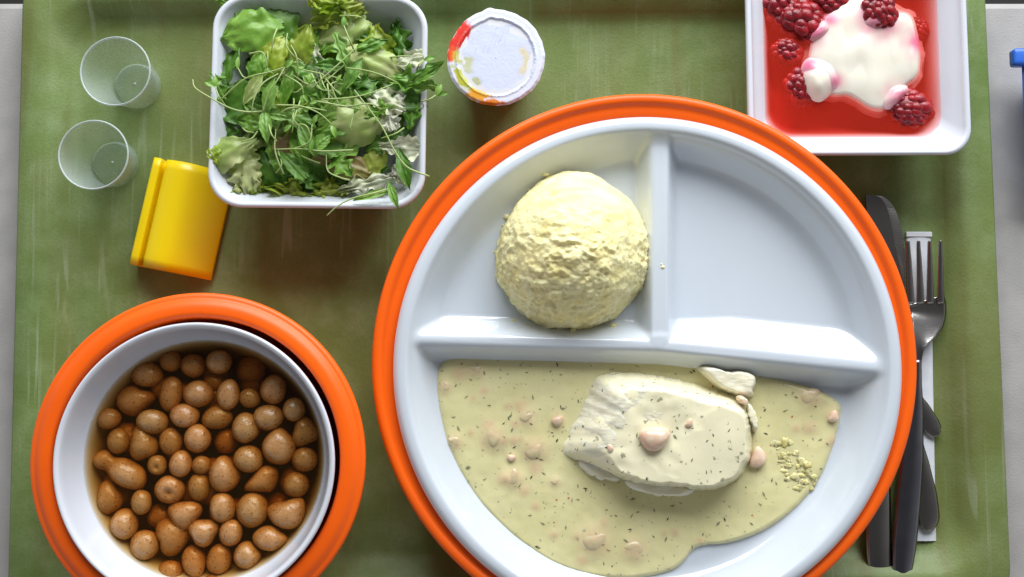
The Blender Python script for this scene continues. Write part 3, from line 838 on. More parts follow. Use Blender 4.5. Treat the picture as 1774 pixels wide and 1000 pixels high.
for i, (px, py, rx, ry, kd, dp) in enumerate(ml):
    iv, if_ = ICO[4] if kd != 'o' else ICO[3]
    rm = min(rx, ry)
    z_top = LZ+(.0009 *(.5+.7*rnd.random()) if (px, py) in PROUD else -.0003-.0011*dp-.0008*rnd.random())-(.003 if dp > 1 else 0)
    k_ = LEN(px, py, 1, LZ)
    hz = rm*k_*.92
    zc = z_top-hz
    c = W(px, py, LZ-.002)
    offv = Vector((rnd.uniform(0, 50), rnd.uniform(0, 50), 0))
    ang = {'b': -.52, 'f': .35, 'k': .25}.get(kd, rnd.uniform(-.25, .25) if kd == 'o' else 0)
    ca, sa = math.cos(ang), math.sin(ang)
    V = []
    for v in iv:
        p = shroom_shape(kd, v, offv)
        x, y = p.x*rx*k_*1.0, p.y*ry*k_*1.0
        V.append(Vector((c.x+ca*x-sa*y, c.y+sa*x+ca*y, zc+p.z*hz)))
    o = mk('mushroom', V, if_, M['mush'], origin=(c.x, c.y, zc))
    tag(o, labs[i], 'mushroom', 'brown mushrooms in the broth')

rnd = random.Random(77)
for i in range(28):
    a_ = rnd.uniform(0, 6.283); r_ = 168*math.sqrt(rnd.random()); px, py = 347+r_*math.cos(a_), 806+r_*math.sin(a_)
    if py > 1015: continue
    zc = LZ-.0125-.002*rnd.random(); c = W(px, py, zc); kq = LEN(px, py, 1, zc); iv, if_ = ICO[3]
    of = Vector((rnd.uniform(0, 50), 3, 1)); rx = rnd.uniform(20, 27); ry = rnd.uniform(20, 27)
    V = []
    for v in iv:
        p = shroom_shape('o', v, of); V.append(Vector((c.x+p.x*rx*kq, c.y+p.y*ry*kq, zc+p.z*22*kq)))
    tag(mk('mushroom', V, if_, M['mush'], origin=(c.x, c.y, zc)), 'brown mushroom of the lower layer, dimly seen in gaps beneath the top ones', 'mushroom', 'lower layer of mushrooms in the broth')

# ------------------------------------------------------------------ square bowls
def sq_bowl(px, py, half, zr, rot, label, cr=52, dk=1.0):
    c = W(px, py, zr); k_ = LEN(px, py, 1, zr)
    pr = [(118, .0002, 40), (122, .0002, 42), (135, .006, 46), (166, zr-.020, 50), (half-9, zr-.0075, cr), (half-1, zr-.0035, cr), (half, zr-.0015, cr), (half-2, zr-.0003, cr), (half-5, zr, cr), (half-10, zr-.0005, cr-6), (half-14, zr-.003, cr-10), (half-30, zr-.010, cr-10),
          (half-46, zr-.018, 44), (half-58, zr-.030, 42), (half-68, zr-.035, 40), (half-84, zr-.036, 36), (60, zr-.036, 30)]
    pr = [(h, zr-(zr-z)*dk if zr-z > .0031 and i > 9 or i == 3 else z, r) for i, (h, z, r) in enumerate(pr)]
    pr = pr[:2]+smooth_prof(pr[2:-1], 2)+[pr[-1]]
    Rs = [rrect(c.x, c.y, h*k_, h*k_*1.0, max(.004, r*k_), z, rot) for (h, z, r) in pr]
    V, F = rings(Rs, True, True)
    o = mk('square_bowl', V, F, M['porcelain2'], origin=(c.x, c.y, 0))
    tag(o, label, 'bowl', 'white square bowls'); return o, c, k_
SBZ = .045
sb, sbc, sbk = sq_bowl(551, 174, 188, SBZ, R(-.6), 'white square porcelain bowl heaped with green salad at upper left', 60)
SB2 = .0355
db, dbc, dbk = sq_bowl(1486, 78, 193, SB2, R(.3), 'white square porcelain bowl with red berry juice and cream at upper right', 46, .78)
# juice
JZ = .0245
def jr(h, z, r): return rrect(dbc.x, dbc.y, h*dbk, h*dbk, r*dbk, z, R(.3))
zq = lambda d: SB2-d*.78
Rs = [jr(80, zq(.0362), 30), jr(110, zq(.0362), 36), jr(126, zq(.0353), 40), jr(136, zq(.030), 42), jr(150, zq(.018), 42), jr(166, JZ, 40), jr(100, JZ, 30), jr(40, JZ, 20)]
V, F = rings(Rs, True, True)
tag(mk('berry_juice', V, F, M['syrup'], origin=(dbc.x, dbc.y, SB2-.0285), smooth=False), 'glossy red berry juice filling the square bowl under the cream', 'juice')
# cream
cream = thing('cream_dollop', W(1490, 90, JZ), 'thick off-white cream dollop floating on the red berry juice', 'cream')
cpts = [(1408, 60), (1424, 25), (1450, 5), (1490, -12), (1530, -8), (1556, 14), (1585, 22), (1594, 60), (1598, 100), (1594, 135), (1572, 150), (1552, 170), (1538, 192), (1512, 192), (1486, 175), (1466, 164), (1446, 168), (1424, 160), (1406, 140), (1400, 110), (1404, 85)]
ccw = W(1495, 90, JZ+.003)
def crh(x, y, t):
    return .0026*(1-max(0, (t-.45)/.55)**2.0)+.0010*noise.noise(Vector((x*70, y*70, 2)))+.0009*max(0, noise.noise(Vector((x*120, y*60, 7))))-.0012*sstep(.9, 1, t)
V, F = starblob(at(cpts, JZ+.001), ccw, JZ, crh, 50, 200, sm=2)
hV, hF = starblob(at([(1496+(a_-1496)*1.10, 90+(b_-90)*1.09) for a_, b_ in cpts], JZ), ccw, JZ-.0009, lambda x, y, t: .0003*noise.noise(Vector((x*200, y*200, 1)))-.0035*sstep(.75, 1, t), 30, 160, rag=.03, sm=2)
CH = (hV, hF)
crm = mk('cream_mass', V, F, M['cream'], cream)
STAIN = [(1408, 55, 26), (1440, 30, 16), (1524, 26, 40), (1592, 70, 26), (1562, 172, 26), (1448, 140, 14), (1400, 112, 16)]
def stain(o, V, gain=1.0):
    at_ = o.data.color_attributes.new('stain', 'FLOAT_COLOR', 'POINT')
    sw = [(W(a_, b_, JZ+.003), r_*LEN(a_, b_, 1, JZ)) for a_, b_, r_ in STAIN]
    for i, v in enumerate(V):
        m_ = 0
        for p_, r_ in sw:
            d_ = (v.xy-p_.xy).length/r_+.35*noise.noise(Vector((v.x*160, v.y*160, 2)))
            m_ = max(m_, math.exp(-d_*d_*1.1))
        m_ *= gain; at_.data[i].color = (m_, m_, m_, 1)
stain(crm, V)
hal = mk('sunk_cream', hV, hF, M['creampink'], cream); stain(hal, hV, .6)
for nm_ in ('cream', 'creampink'):
    nt = M[nm_].node_tree; b_ = nt.nodes['Principled BSDF']; src = b_.inputs['Base Color'].links[0].from_socket
    an = nt.nodes.new('ShaderNodeAttribute'); an.attribute_name = 'stain'; mxx = nt.nodes.new('ShaderNodeMix'); mxx.data_type = 'RGBA'
    nt.links.new(an.outputs['Fac'], mxx.inputs[0]); nt.links.new(src, mxx.inputs[6]); mxx.inputs[7].default_value = (.68, .16, .27, 1)
    nt.links.new(mxx.outputs[2], b_.inputs['Base Color'])
# raspberries
def raspberry(px, py, s, ang, sink, label, squash=.8, mat='rasp'):
    c = W(px, py, JZ+.003); sz = s*1.12*LEN(px, py, 1, JZ)
    V = []; F = []; iv, if_ = ICO[2]
    n_ = 54; rnd = random.Random(int(px*7+py))
    for v in ICO[3][0]:
        pass
    b0 = 0
    for v in ICO[3][0]: V.append(Vector((v.x*.86, v.y*.86, v.z*.86)))
    F += [tuple(q for q in f) for f in ICO[3][1]]
    for i in range(n_):
        zz = 1-2*(i+.5)/n_; r_ = math.sqrt(1-zz*zz); a_ = i*2.39996
        d = Vector((r_*math.cos(a_), zz, r_*math.sin(a_)))
        d = (d+Vector((rnd.uniform(-.14, .14), rnd.uniform(-.14, .14), rnd.uniform(-.14, .14)))).normalized()
        dr = rnd.uniform(.19, .33); b0 = len(V)
        for v in iv: V.append(d*.78+v*dr)
        F += [tuple(q+b0 for q in f) for f in if_]
    ca, sa = math.cos(ang), math.sin(ang)
    out = []
    for v in V:
        x, y, z = v.x*.88, v.y*(1.05-.12*v.y), v.z*squash
        x *= 1-.12*v.y
        wv = 1+.12*noise.noise(v*1.3+Vector((px, 0, 0))); x *= wv; y *= wv
        out.append(Vector((c.x+sz*(ca*x-sa*y), c.y+sz*(sa*x+ca*y), JZ+sz*(z*.70+.30-sink))))
    o = mk('raspberry', out, F, M[mat], origin=(c.x, c.y, JZ))
    tag(o, label, 'raspberry', 'raspberries in the berry dessert')
    return o
raspberry(1392, 28, 40, .9, .55, 'large dark raspberry at the upper left of the cream')
raspberry(1352, 2, 34, .2, .6, 'raspberry in the top left corner of the juice, cut by frame')
raspberry(1366, 82, 25, 1.2, .70, 'small sunken raspberry alone against the left juice wall')
raspberry(1392, 143, 30, .2, .62, 'raspberry half covered by the cream lobe at lower left')
raspberry(1578, 184, 34, 1.3, .5, 'red raspberry at the lower right corner of the cream')
raspberry(1524, 16, 30, .5, .18, 'pink-tinged raspberry pressed into the top of the cream')
raspberry(1600, 40, 18, .3, 1.1, 'dark submerged raspberry between cream and right juice wall')
raspberry(1440, -8, 30, 1.5, .5, 'raspberry at the top edge above the cream, cut by frame')
# cream lobes that ride over berries
def lobe(pts, z, h, mat, name='cream_lobe', edge=.2):
    lump(name, pts, z, h, mat, cream, amp=.0003, fr=120, edge=edge, sm=2, ns=60, nr=14, ex=1.8)
lobe([(1398, 112), (1414, 98), (1436, 104), (1450, 122), (1452, 146), (1440, 164), (1424, 176), (1406, 168), (1394, 146), (1390, 124)], JZ, .0068, M['cream'])
lobe([(1388, 118), (1398, 98), (1420, 94), (1444, 104), (1456, 122), (1462, 146), (1448, 160), (1420, 150), (1400, 140)], JZ, .0056, M['creampink'], 'pink_stain')
lobe([(1536, 160), (1548, 144), (1570, 142), (1580, 150), (1572, 165), (1558, 182), (1538, 190), (1530, 176)], JZ, .0052, M['creampink'], 'pink_stain')
lobe([(1490, 32), (1502, 16), (1540, 12), (1556, 24), (1550, 42), (1522, 52), (1498, 48)], JZ, .0050, M['creampink'], 'pink_stain')
lobe([(1404, 52), (1420, 34), (1436, 30), (1446, 46), (1432, 62), (1414, 72), (1402, 66)], JZ, .0036, M['creampink'], 'pink_stain')


# ------------------------------------------------------------------ portion tub with printed foil lid
LDZ = .030
lc = W(859, 99, LDZ); lk = LEN(859, 99, 1, LDZ)
tub = thing('portion_tub', (lc.x, lc.y, 0), 'small round portion tub with printed peel-off foil lid above the plate', 'portion tub')
prof = [(50*lk, .0002), (58*lk, .0002), (62*lk, .003), (74*lk, LDZ-.004), (80*lk, LDZ-.002), (82*lk, LDZ-.0008), (78*lk, LDZ-.0006), (40*lk, LDZ-.0008)]
V, F = lathe(prof, lc, 96, True, True)
M['tubw'] = pm('white_tub_plastic', (.72, .72, .74), rough=.3)
mk('tub_body', V, F, M['tubw'], tub)
NS2 = 240; NR2 = 90
V = [Vector((lc.x, lc.y, LDZ))]; Cc = [(0, 0, 0)]
def lidr(a_):
    r = 85+.35*math.sin(a_*23)+.3*math.sin(a_*9+1)
    d = (a_-R(98)+math.pi) % (2*math.pi)-math.pi
    r += 4.0*math.exp(-(d/.13)**2)
    d = (a_-R(150)+math.pi) % (2*math.pi)-math.pi
    r -= 2.0*math.exp(-(d/.35)**2)
    return r
for i in range(1, NR2+1):
    t = i/NR2
    for j in range(NS2):
        a_ = 2*math.pi*j/NS2; r = lidr(a_)*t
        z = LDZ
        rr = t*85
        z += -.0007*sstep(68, 64, rr)+.0003*math.exp(-((rr-69)/2)**2)
        z += (-.0012*sstep(80, 86, rr)+.00010*math.sin(a_*46)*sstep(79, 85, rr))
        z += .00007*noise.noise(Vector((rr*math.cos(a_)*.06, rr*math.sin(a_)*.06, 1)))
        V.append(Vector((lc.x+r*lk*math.cos(a_), lc.y+r*lk*math.sin(a_), z)))
F = [(0, 1+j, 1+(j+1) % NS2) for j in range(NS2)]
for i in range(NR2-1):
    for j in range(NS2):
        a_ = 1+i*NS2+j; b_ = 1+i*NS2+(j+1) % NS2; F.append((a_, a_+NS2, b_+NS2, b_))
def mixc(a, b, t): return tuple(lerp(x, y, max(0, min(1, t))) for x, y in zip(a, b))
def lidcol(u, v):
    """u right, v down, px from the lid centre; flat print colour"""
    base = (.62, .66, .86)
    r = math.hypot(u, v)
    nn = fbm(Vector((u*.09, v*.09, 3)), 3); nf = noise.noise(Vector((u*.35, v*.35, 8)))
    c = base
    c = mixc(c, (.70, .72, .84), sstep(62, 74, r))
    # red fruit, upper left
    d = math.hypot((u+60)/20, (v+38)/30)+nn*.25
    st = (u*.9-v*.35)
    c = mixc(c, (.72, .035, .02), sstep(1.08, .78, math.hypot((u+64-(-v-36)*.45)/18, (v+36)/30)+nn*.22))
    c = mixc(c, (.80, .10, .02), sstep(1.1, .7, math.hypot((u+78)/9, (v+5)/15)+nn*.4))
    c = mixc(c, (.55, .50, .06), sstep(1.1, .6, math.hypot((u+66)/10, (v-0)/14)+nn*.5)*.8)
    # green/yellow fruit, lower left
    c = mixc(c, (.50, .52, .20), sstep(1.1, .3, math.hypot((u+50)/18, (v-12)/20)+nn*.4)*.8)
    c = mixc(c, (.45, .45, .04), sstep(1.1, .7, math.hypot((u+60+(v-36)*-.55)/11, (v-38)/26)+nn*.45))
    c = mixc(c, (.42, .44, .16), sstep(1.1, .6, math.hypot((u+34)/13, (v-42)/9)+nn*.4)*.85)
    c = mixc(c, (.75, .33, .02), sstep(1.1, .7, math.hypot((u+30)/22, (v-66)/11)+nn*.45))
    c = mixc(c, (.70, .20, .02), sstep(1.1, .7, math.hypot((u+8)/24, (v-80)/6)+nn*.4))
    # faint yellow fruit, right
    dd_ = math.hypot(u-30, v-6)
    c = mixc(c, (.68, .58, .26), math.exp(-((dd_-24)/7)**2)*sstep(.2, .7, (u-30)/max(1, dd_))*.8)
    # ring of small print
    a_ = math.atan2(v, u)
    word = sstep(.0, .15, math.sin(a_*17)+.55)
    tick = sstep(.1, .5, math.sin(a_*170)+.5*noise.noise(Vector((a_*40, 0, 0))))
    c = mixc(c, (.16, .28, .26), sstep(1.8, .8, abs(r-69+1.0*nf))*tick*word*.6*(1 if abs(a_) > .0 else 0))
    # streaks of printing at upper middle
    if -46 < u < 18 and -56 < v < 5:
        s_ = sstep(.35, .6, noise.noise(Vector((u*.42+v*.16, v*.05, 5))))
        c = mixc(c, (.40, .40, .60), s_*.45*sstep(5, -20, v))
    return c
lid = mk('foil_lid', V, F, M['tubw'], tub)
ca_ = lid.data.color_attributes.new('print', 'FLOAT_COLOR', 'POINT')
for i, v in enumerate(V):
    c = lidcol((v.x-lc.x)/lk, -(v.y-lc.y)/lk); ca_.data[i].color = (*c, 1)
m = pm('printed_foil', (.6, .62, .8), rough=.35, spec=.5, bump=.15, bscale=700)
at_ = m.node_tree.nodes.new('ShaderNodeAttribute'); at_.attribute_name = 'print'
m.node_tree.links.new(at_.outputs['Color'], m.node_tree.nodes['Principled BSDF'].inputs['Base Color'])
lid.data.materials.clear(); lid.data.materials.append(m)

# ------------------------------------------------------------------ clear cups
def cup(px, py, bx, by, label):
    zr = .040
    c = W(px, py, zr); k_ = LEN(px, py, 61, zr)/61
    b = W(bx, by, .0008)
    lean = b-c
    t_ = thing('clear_cup', (b.x, b.y, 0), label, 'plastic cup', 'clear plastic medicine cups')
    def ring(r, z):
        f = (zr-z)/zr; cx, cy = lerp(c.x, b.x, f), lerp(c.y, b.y, f)
        return [Vector((cx+r*k_*math.cos(2*math.pi*j/96), cy+r*k_*math.sin(2*math.pi*j/96), z)) for j in range(96)]
    V, F = rings([ring(59, zr-.001), ring(47, .012), ring(44.6, .006), ring(43, .0008)])
    mk('cup_wall', V, F, M['clear'], t_)
    V, F = rings([ring(58.5, zr-.0022), ring(60.6, zr-.0020), ring(61.5, zr-.0008), ring(60.6, zr), ring(59.2, zr), ring(58.4, zr-.0008)])
    n_ = 96; F += [(5*n_+j, 5*n_+(j+1) % n_, (j+1) % n_, j) for j in range(n_)]
    mk('rim', V, F, M['clear_rim'], t_)
    V, F = rings([ring(43, .0008), ring(41, .0004), ring(39, .0008), ring(37, .0048), ring(35, .0052), ring(20, .0050), ring(1, .0056)], False, True)
    mk('cup_base', V, F, M['clear_base'], t_)
    V, F = rings([ring(2.4, .0053), ring(2.0, .0060), ring(.8, .0064)], False, True)
    mk('moulding_nub', V, F, M['clear_rim'], t_)
cup(199, 123, 238, 148, 'empty clear plastic medicine cup, upper of the two left of the salad')
cup(161, 268, 199, 283, 'empty clear plastic medicine cup, lower one beside the yellow holder')

# ------------------------------------------------------------------ yellow clip
zy = .014
T0, B0 = W(266, 272, zy), W(223, 457, zy)
T1, B1 = W(408, 303, .006), W(362, 485, .006)
ax = (B0-T0); ax.z = 0
ac = (B1-B0); ac.z = 0
prof = [(0, 0), (0, .0125), (.006, .0138), (.095, .0142), (.110, .0138), (.118, .0070), (.150, .0066), (.160, .0125), (.20, .0150), (.36, .0176), (.50, .0178), (.60, .0162), (.76, .0120), (.90, .0072), (.985, .0038), (1.0, .0030), (1.0, .0)]
prof2 = [prof[0]]+smooth_prof(prof[1:-1], 1)+[prof[-1]]
NSEG = 12
Rs = []
for i in range(NSEG+1):
    t = i/NSEG
    inn = .0006 if i in (0, NSEG) else 0
    Rs.append([T0.xy.to_3d()+ax*(t)+ac*(u)+Vector((0, 0, .0003+max(0, z-inn))) for (u, z) in prof2])
V, F = rings(Rs, True, True)
o = mk('card_holder', V, F, M['yellow'], origin=(sum(v.x for v in V)/len(V), sum(v.y for v in V)/len(V), 0), smooth=True)
o.data.polygons[-1].use_smooth = False; o.data.polygons[-2].use_smooth = False
tag(o, 'bright yellow plastic holder with curved back and groove beside the salad bowl', 'card holder')
# ------------------------------------------------------------------ paper strip and cutlery
q = [W(1570, 402, .0012), W(1612, 402, .0012), W(1622, 937, .0012), W(1582, 937, .0012)]
V = []; F = []
nn = 30
Rs = []
for i in range(nn+1):
    t = i/nn; a_ = q[0].lerp(q[3], t); b_ = q[1].lerp(q[2], t); z = .0014+.0003*noise.noise(Vector((t*9, 0, 0)))
    Rs.append([Vector((lerp(a_.x, b_.x, s), a_.y, (z+.0008*math.sin(math.pi*s)) if (s not in (0, 1)) else z-.0004) ) for s in (0, .04, .2, .5, .8, .96, 1)]+[Vector((b_.x, a_.y, .0004)), Vector((a_.x, a_.y, .0004))])
V, F = rings(Rs, True, True)
strip = mk('paper_sachet', V, F, M['paper'], smooth=False)
tag(strip, 'long narrow white paper sachet lying under the cutlery on the right', 'paper sachet')
V = []
e0, e1 = q[0], q[1]
for y_, z_ in ((.0002, .0006), (-.0004, .0026), (-.0026, .0026), (-.003, .0006)): V += [Vector((e0.x-.0003, e0.y+y_, z_)), Vector((e1.x+.0003, e1.y+y_, z_))]
F = [(0, 1, 3, 2), (2, 3, 5, 4), (4, 5, 7, 6), (6, 7, 1, 0), (0, 2, 4, 6), (1, 7, 5, 3)]
mk('folded_end', V, F, M['paper'], strip, smooth=False)

def ribbon(path, thick=.0012, crown=.0006, ns=9):
    """path: list of (px,py,halfwidth px,z) ; solid bar with a crowned top"""
    pts = [Vector((*W(a_, b_, z).xy, z)) for (a_, b_, hw_, z) in path]
    hws = [LEN(a_, b_, max(.2, hw_), z) for (a_, b_, hw_, z) in path]
    C = spline(pts, 6); H = []
    for i in range(len(hws)-1):
        for k_ in range(6): H.append(lerp(hws[i], hws[i+1], sstep(0, 1, k_/6)*.5+k_/12))
    H.append(hws[-1])
    Rs = []
    for i in range(len(C)):
        t = C[min(i+1, len(C)-1)]-C[max(i-1, 0)]; t.normalize()
        s = Vector((t.y, -t.x, 0)).normalized()
        r = []
        for k_ in range(ns):
            u = -1+2*k_/(ns-1); r.append(C[i]+s*H[i]*u+Vector((0, 0, crown*(1-u*u))))
        for k_ in range(ns):
            u = 1-2*k_/(ns-1); r.append(C[i]+s*H[i]*u*.96+Vector((0, 0, -thick+crown*.5*(1-u*u))))
        Rs.append(r)
    return rings(Rs, True, True)
# teaspoons under the plate (only the handle ends show)
def spoon(path, bowlc, label, dirv):
    p0 = W(path[0][0], path[0][1], .003)
    t_ = thing('spoon', (p0.x, p0.y, .002), label, 'spoon', 'spoons under the plate edge')
    V, F = ribbon(path); mk('handle', V, F, M['steel'], t_)
    bw = Vector((*W(bowlc[0], bowlc[1], .004).xy, .004))
    V = []; Fx = []
    Rs = []
    d = Vector((dirv[0], -dirv[1], 0)).normalized(); s = Vector((d.y, -d.x, 0))
    for i in range(10):
        t = i/9; r = math.sin(math.pi/2*t)
        Rs.append([bw+d*(.019*r*math.cos(a_))+s*(.0125*r*math.sin(a_))+Vector((0, 0, .0025+.0045*(r*r-1))) for a_ in [2*math.pi*j/32 for j in range(32)]])
    for i in range(9, -1, -1):
        t = i/9; r = math.sin(math.pi/2*t)
        Rs.append([bw+d*(.019*r*math.cos(a_))+s*(.0125*r*math.sin(a_))+Vector((0, 0, .0018+.0045*(r*r-1))) for a_ in [2*math.pi*j/32 for j in range(32)]])
    V, F = rings(Rs, True, True); mk('spoon_bowl', V, F, M['steel'], t_)
spoon([(1604, 919, 6, .0042), (1606, 912, 14, .0042), (1609, 895, 19, .0044), (1606, 860, 18, .0046), (1600, 815, 13, .0048), (1592, 770, 8, .0052), (1578, 715, 6, .005), (1562, 660, 6, .004), (1550, 620, 6, .004)], (1538, 570), 'spoon whose rounded dark handle end shows lowest beside the sachet', (-.3, -1))
spoon([(1627, 752, 6, .0036), (1622, 748, 13, .0036), (1612, 736, 17, .0037), (1600, 712, 14, .0038), (1586, 685, 9, .004), (1565, 640, 6, .004), (1540, 590, 6, .004), (1520, 545, 6, .004)], (1496, 490), 'spoon whose short dark handle tip pokes out over middle of sachet', (-.45, -1))
# knife
kp = W(1532, 600, .005)
kn = thing('knife', (kp.x, kp.y, .001), 'steel table knife with serrated blade partly hidden under the plate', 'knife')
# blade as an outline plate with serration on the right edge
Rr = []
out_r = []; out_l = []
bl = [(1500, 338), (1520, 338), (1536, 344), (1549, 358), (1558, 378), (1566, 410), (1570, 450), (1570, 500), (1568, 560), (1562, 620)]
br_ = spline([Vector((a_, b_, 0)) for a_, b_ in bl], 14)
for i, p in enumerate(br_):
    ser = (1.5 if (i % 2 == 0) else 0) if 14*3 < i < 14*8 else 0
    out_r.append((p.x-ser, p.y))
for i, p in enumerate(out_r): out_l.append((1500+ (p[1]-338)*.06, p[1] if i > 12 else 338+i*.5))
V = []; F = []
n_ = len(out_r); zk = .0055
for (a_, b_) in zip(out_l, out_r):
    l_, r_ = W(a_[0], a_[1], zk), W(b_[0], b_[1], zk)
    m_ = l_.lerp(r_, .72)
    V += [l_+Vector((0, 0, 0)), m_+Vector((0, 0, .0001)), r_-Vector((0, 0, .0006)), r_-Vector((0, 0, .0009)), l_-Vector((0, 0, .0014))]
for i in range(n_-1):
    for j in range(5):
        a_ = i*5+j; b_ = i*5+(j+1) % 5; F.append((a_, b_, b_+5, a_+5))
F += [(0, 1, 2, 3, 4), tuple((n_-1)*5+j for j in (4, 3, 2, 1, 0))]
mk('blade', V, F, M['steel'], kn, smooth=False)
V, F = ribbon([(1532, 610, 17, .0062), (1530, 660, 13, .0062), (1526, 740, 15, .0064), (1524, 840, 19, .0066), (1523, 930, 22, .0068), (1526, 990, 21, .0068), (1530, 1030, 16, .0068), (1534, 1048, 5, .0066)], .003, .0010)
mk('handle', V, F, M['steel'], kn)
# fork
fp = W(1590, 640, .006)
fk = thing('fork', (fp.x, fp.y, .001), 'steel fork with four tines lying on the white sachet', 'fork')
zf = .009
V, F = ribbon([(1604, 520, 33.0, .0062), (1606, 528, 33.5, .0060), (1607, 542, 32.5, .0060), (1606, 556, 30, .0068), (1602, 572, 24, .0080), (1596, 590, 14, .0096), (1592, 606, 8.5, .0102), (1590, 630, 6.5, .0098)], .0012, -.0003, 13)
mk('head', V, F, M['steel'], fk)
for (tx, bx_) in ((1574, 1578), (1592, 1595), (1611, 1612), (1630, 1630)):
    V, F = ribbon([(tx, 417, 1.8, .0125), (tx-.3, 424, 3.0, .0122), (lerp(tx, bx_, .4), 460, 4.4, .0100), (lerp(tx, bx_, .8), 500, 5.6, .0075), (bx_, 526, 6.4, .0064)], .0012, .0003, 7)
    mk('tine', V, F, M['steel'], fk)
V, F = ribbon([(1590, 624, 6.5, .0098), (1589, 660, 8, .0096), (1586, 720, 14, .0085), (1580, 800, 20, .0082), (1574, 870, 21.5, .0084), (1568, 940, 20.5, .0088), (1564, 985, 17, .0090), (1563, 1004, 12, .0088), (1562, 1012, 4, .0086)], .0022, .0012)
mk('handle', V, F, M['handle'], fk)

# ------------------------------------------------------------------ salad
salad = thing('green_salad', (sbc.x, sbc.y, .010), 'mixed green salad of lettuce, rocket and cress sprouts in the square bowl', 'salad')
LR = random.Random(31)
def leaf(px, py, ang, L_, Wd, mat, z, tilt=0, roll=0, curl=.3, ruf=.12, cup_=.2, shape='oval', name='leaf', n=24, mI=15, rib=True):
    """ang: direction of the tip in the photo, degrees anticlockwise from right; L_, Wd in px"""
    k_ = LEN(px, py, 1, z); c = Vector((*W(px, py, z).xy, z)); sd = LR.random()*90
    if name == 'leaf': L_ *= 1.16; Wd *= 1.28
    a_ = R(ang); rot = Matrix.Rotation(a_, 3, 'Z') @ Matrix.Rotation(R(-tilt), 3, 'Y') @ Matrix.Rotation(R(roll), 3, 'X')
    V = []; F = []
    for i in range(n):
        t = i/(n-1); u = (t-.5)
        if shape == 'oval': w_ = math.sin(math.pi*min(1, t*.92+.06))**.7
        elif shape == 'lance': w_ = math.sin(math.pi*min(1, t*.94+.05))**1.1*.9
        elif shape == 'fan': w_ = .25+.75*sstep(0, .6, t)*(1-.55*sstep(.88, 1, t))
        elif shape == 'rect': w_ = .75+.25*math.sin(math.pi*t)
        elif shape == 'oak': w_ = (math.sin(math.pi*min(1, t*.9+.07))**.7)*(.72+.28*math.cos(t*19))
        for j in range(mI):
            s = -1+2*j/(mI-1); e_ = abs(s)
            jag = 1+ruf*.9*noise.noise(Vector((t*9, s*3+sd, sd)))*e_+(.10*e_*math.sin(t*31+sd) if ruf > .3 else 0)
            x = u*L_*k_*(1+ruf*.6*noise.noise(Vector((s*5, sd, t*2))))
            y = s*w_*Wd*.5*k_*jag
            zz = -curl*L_*k_*u*u*1.2 + cup_*Wd*k_*.5*s*s
            zz += ruf*Wd*k_*.55*e_**1.5*noise.noise(Vector((t*7+sd, s*2.4, sd)))
            zz += ruf*.30*Wd*k_*noise.noise(Vector((t*4, s*3, sd+9)))
            if ruf > .55: zz += .10*Wd*k_*e_*e_*math.sin(t*26+s*3+sd)+.09*Wd*k_*sstep(.6, 1, t)*math.sin(s*13+sd)
            if rib: zz += .0006*math.exp(-(s/.10)**2)-.00035*abs(math.sin((t*5-e_*1.6)*math.pi)) if name == 'leaf' else 0
            V.append(c+rot @ Vector((x, y, zz)))
    for i in range(n-1):
        for j in range(mI-1):
            a0 = i*mI+j; F.append((a0, a0+1, a0+mI+1, a0+mI))
    return mk(name, V, F, M[mat], salad)
# dark bed filling the bowl
for i in range(34):
    a_ = LR.uniform(0, 6.283); r_ = LR.uniform(0, 122)
    leaf(548+r_*math.cos(a_)*1.05, 188+r_*math.sin(a_), LR.uniform(0, 360), LR.uniform(70, 110), LR.uniform(42, 66), LR.choice(['g_dark', 'g_dark', 'g_dark', 'g_mid', 'g_purp']), LR.uniform(.014, .026), LR.uniform(-15, 15), LR.uniform(-20, 20), .3, .3, .2, LR.choice(['oval', 'fan', 'oak']))
for i in range(44):
    a_ = LR.uniform(0, 6.283); r_ = LR.uniform(20, 125)
    leaf(548+r_*math.cos(a_)*1.05, 182+r_*math.sin(a_)*.98, LR.uniform(0, 360), LR.uniform(52, 84), LR.uniform(30, 50), LR.choice(['g_dark', 'g_mid', 'g_mid', 'g_yell', 'g_mid', 'g_pale', 'g_pale']), LR.uniform(.024, .036), LR.uniform(-20, 20), LR.uniform(-25, 25), .4, .4, .2, LR.choice(['oval', 'fan', 'oak']))
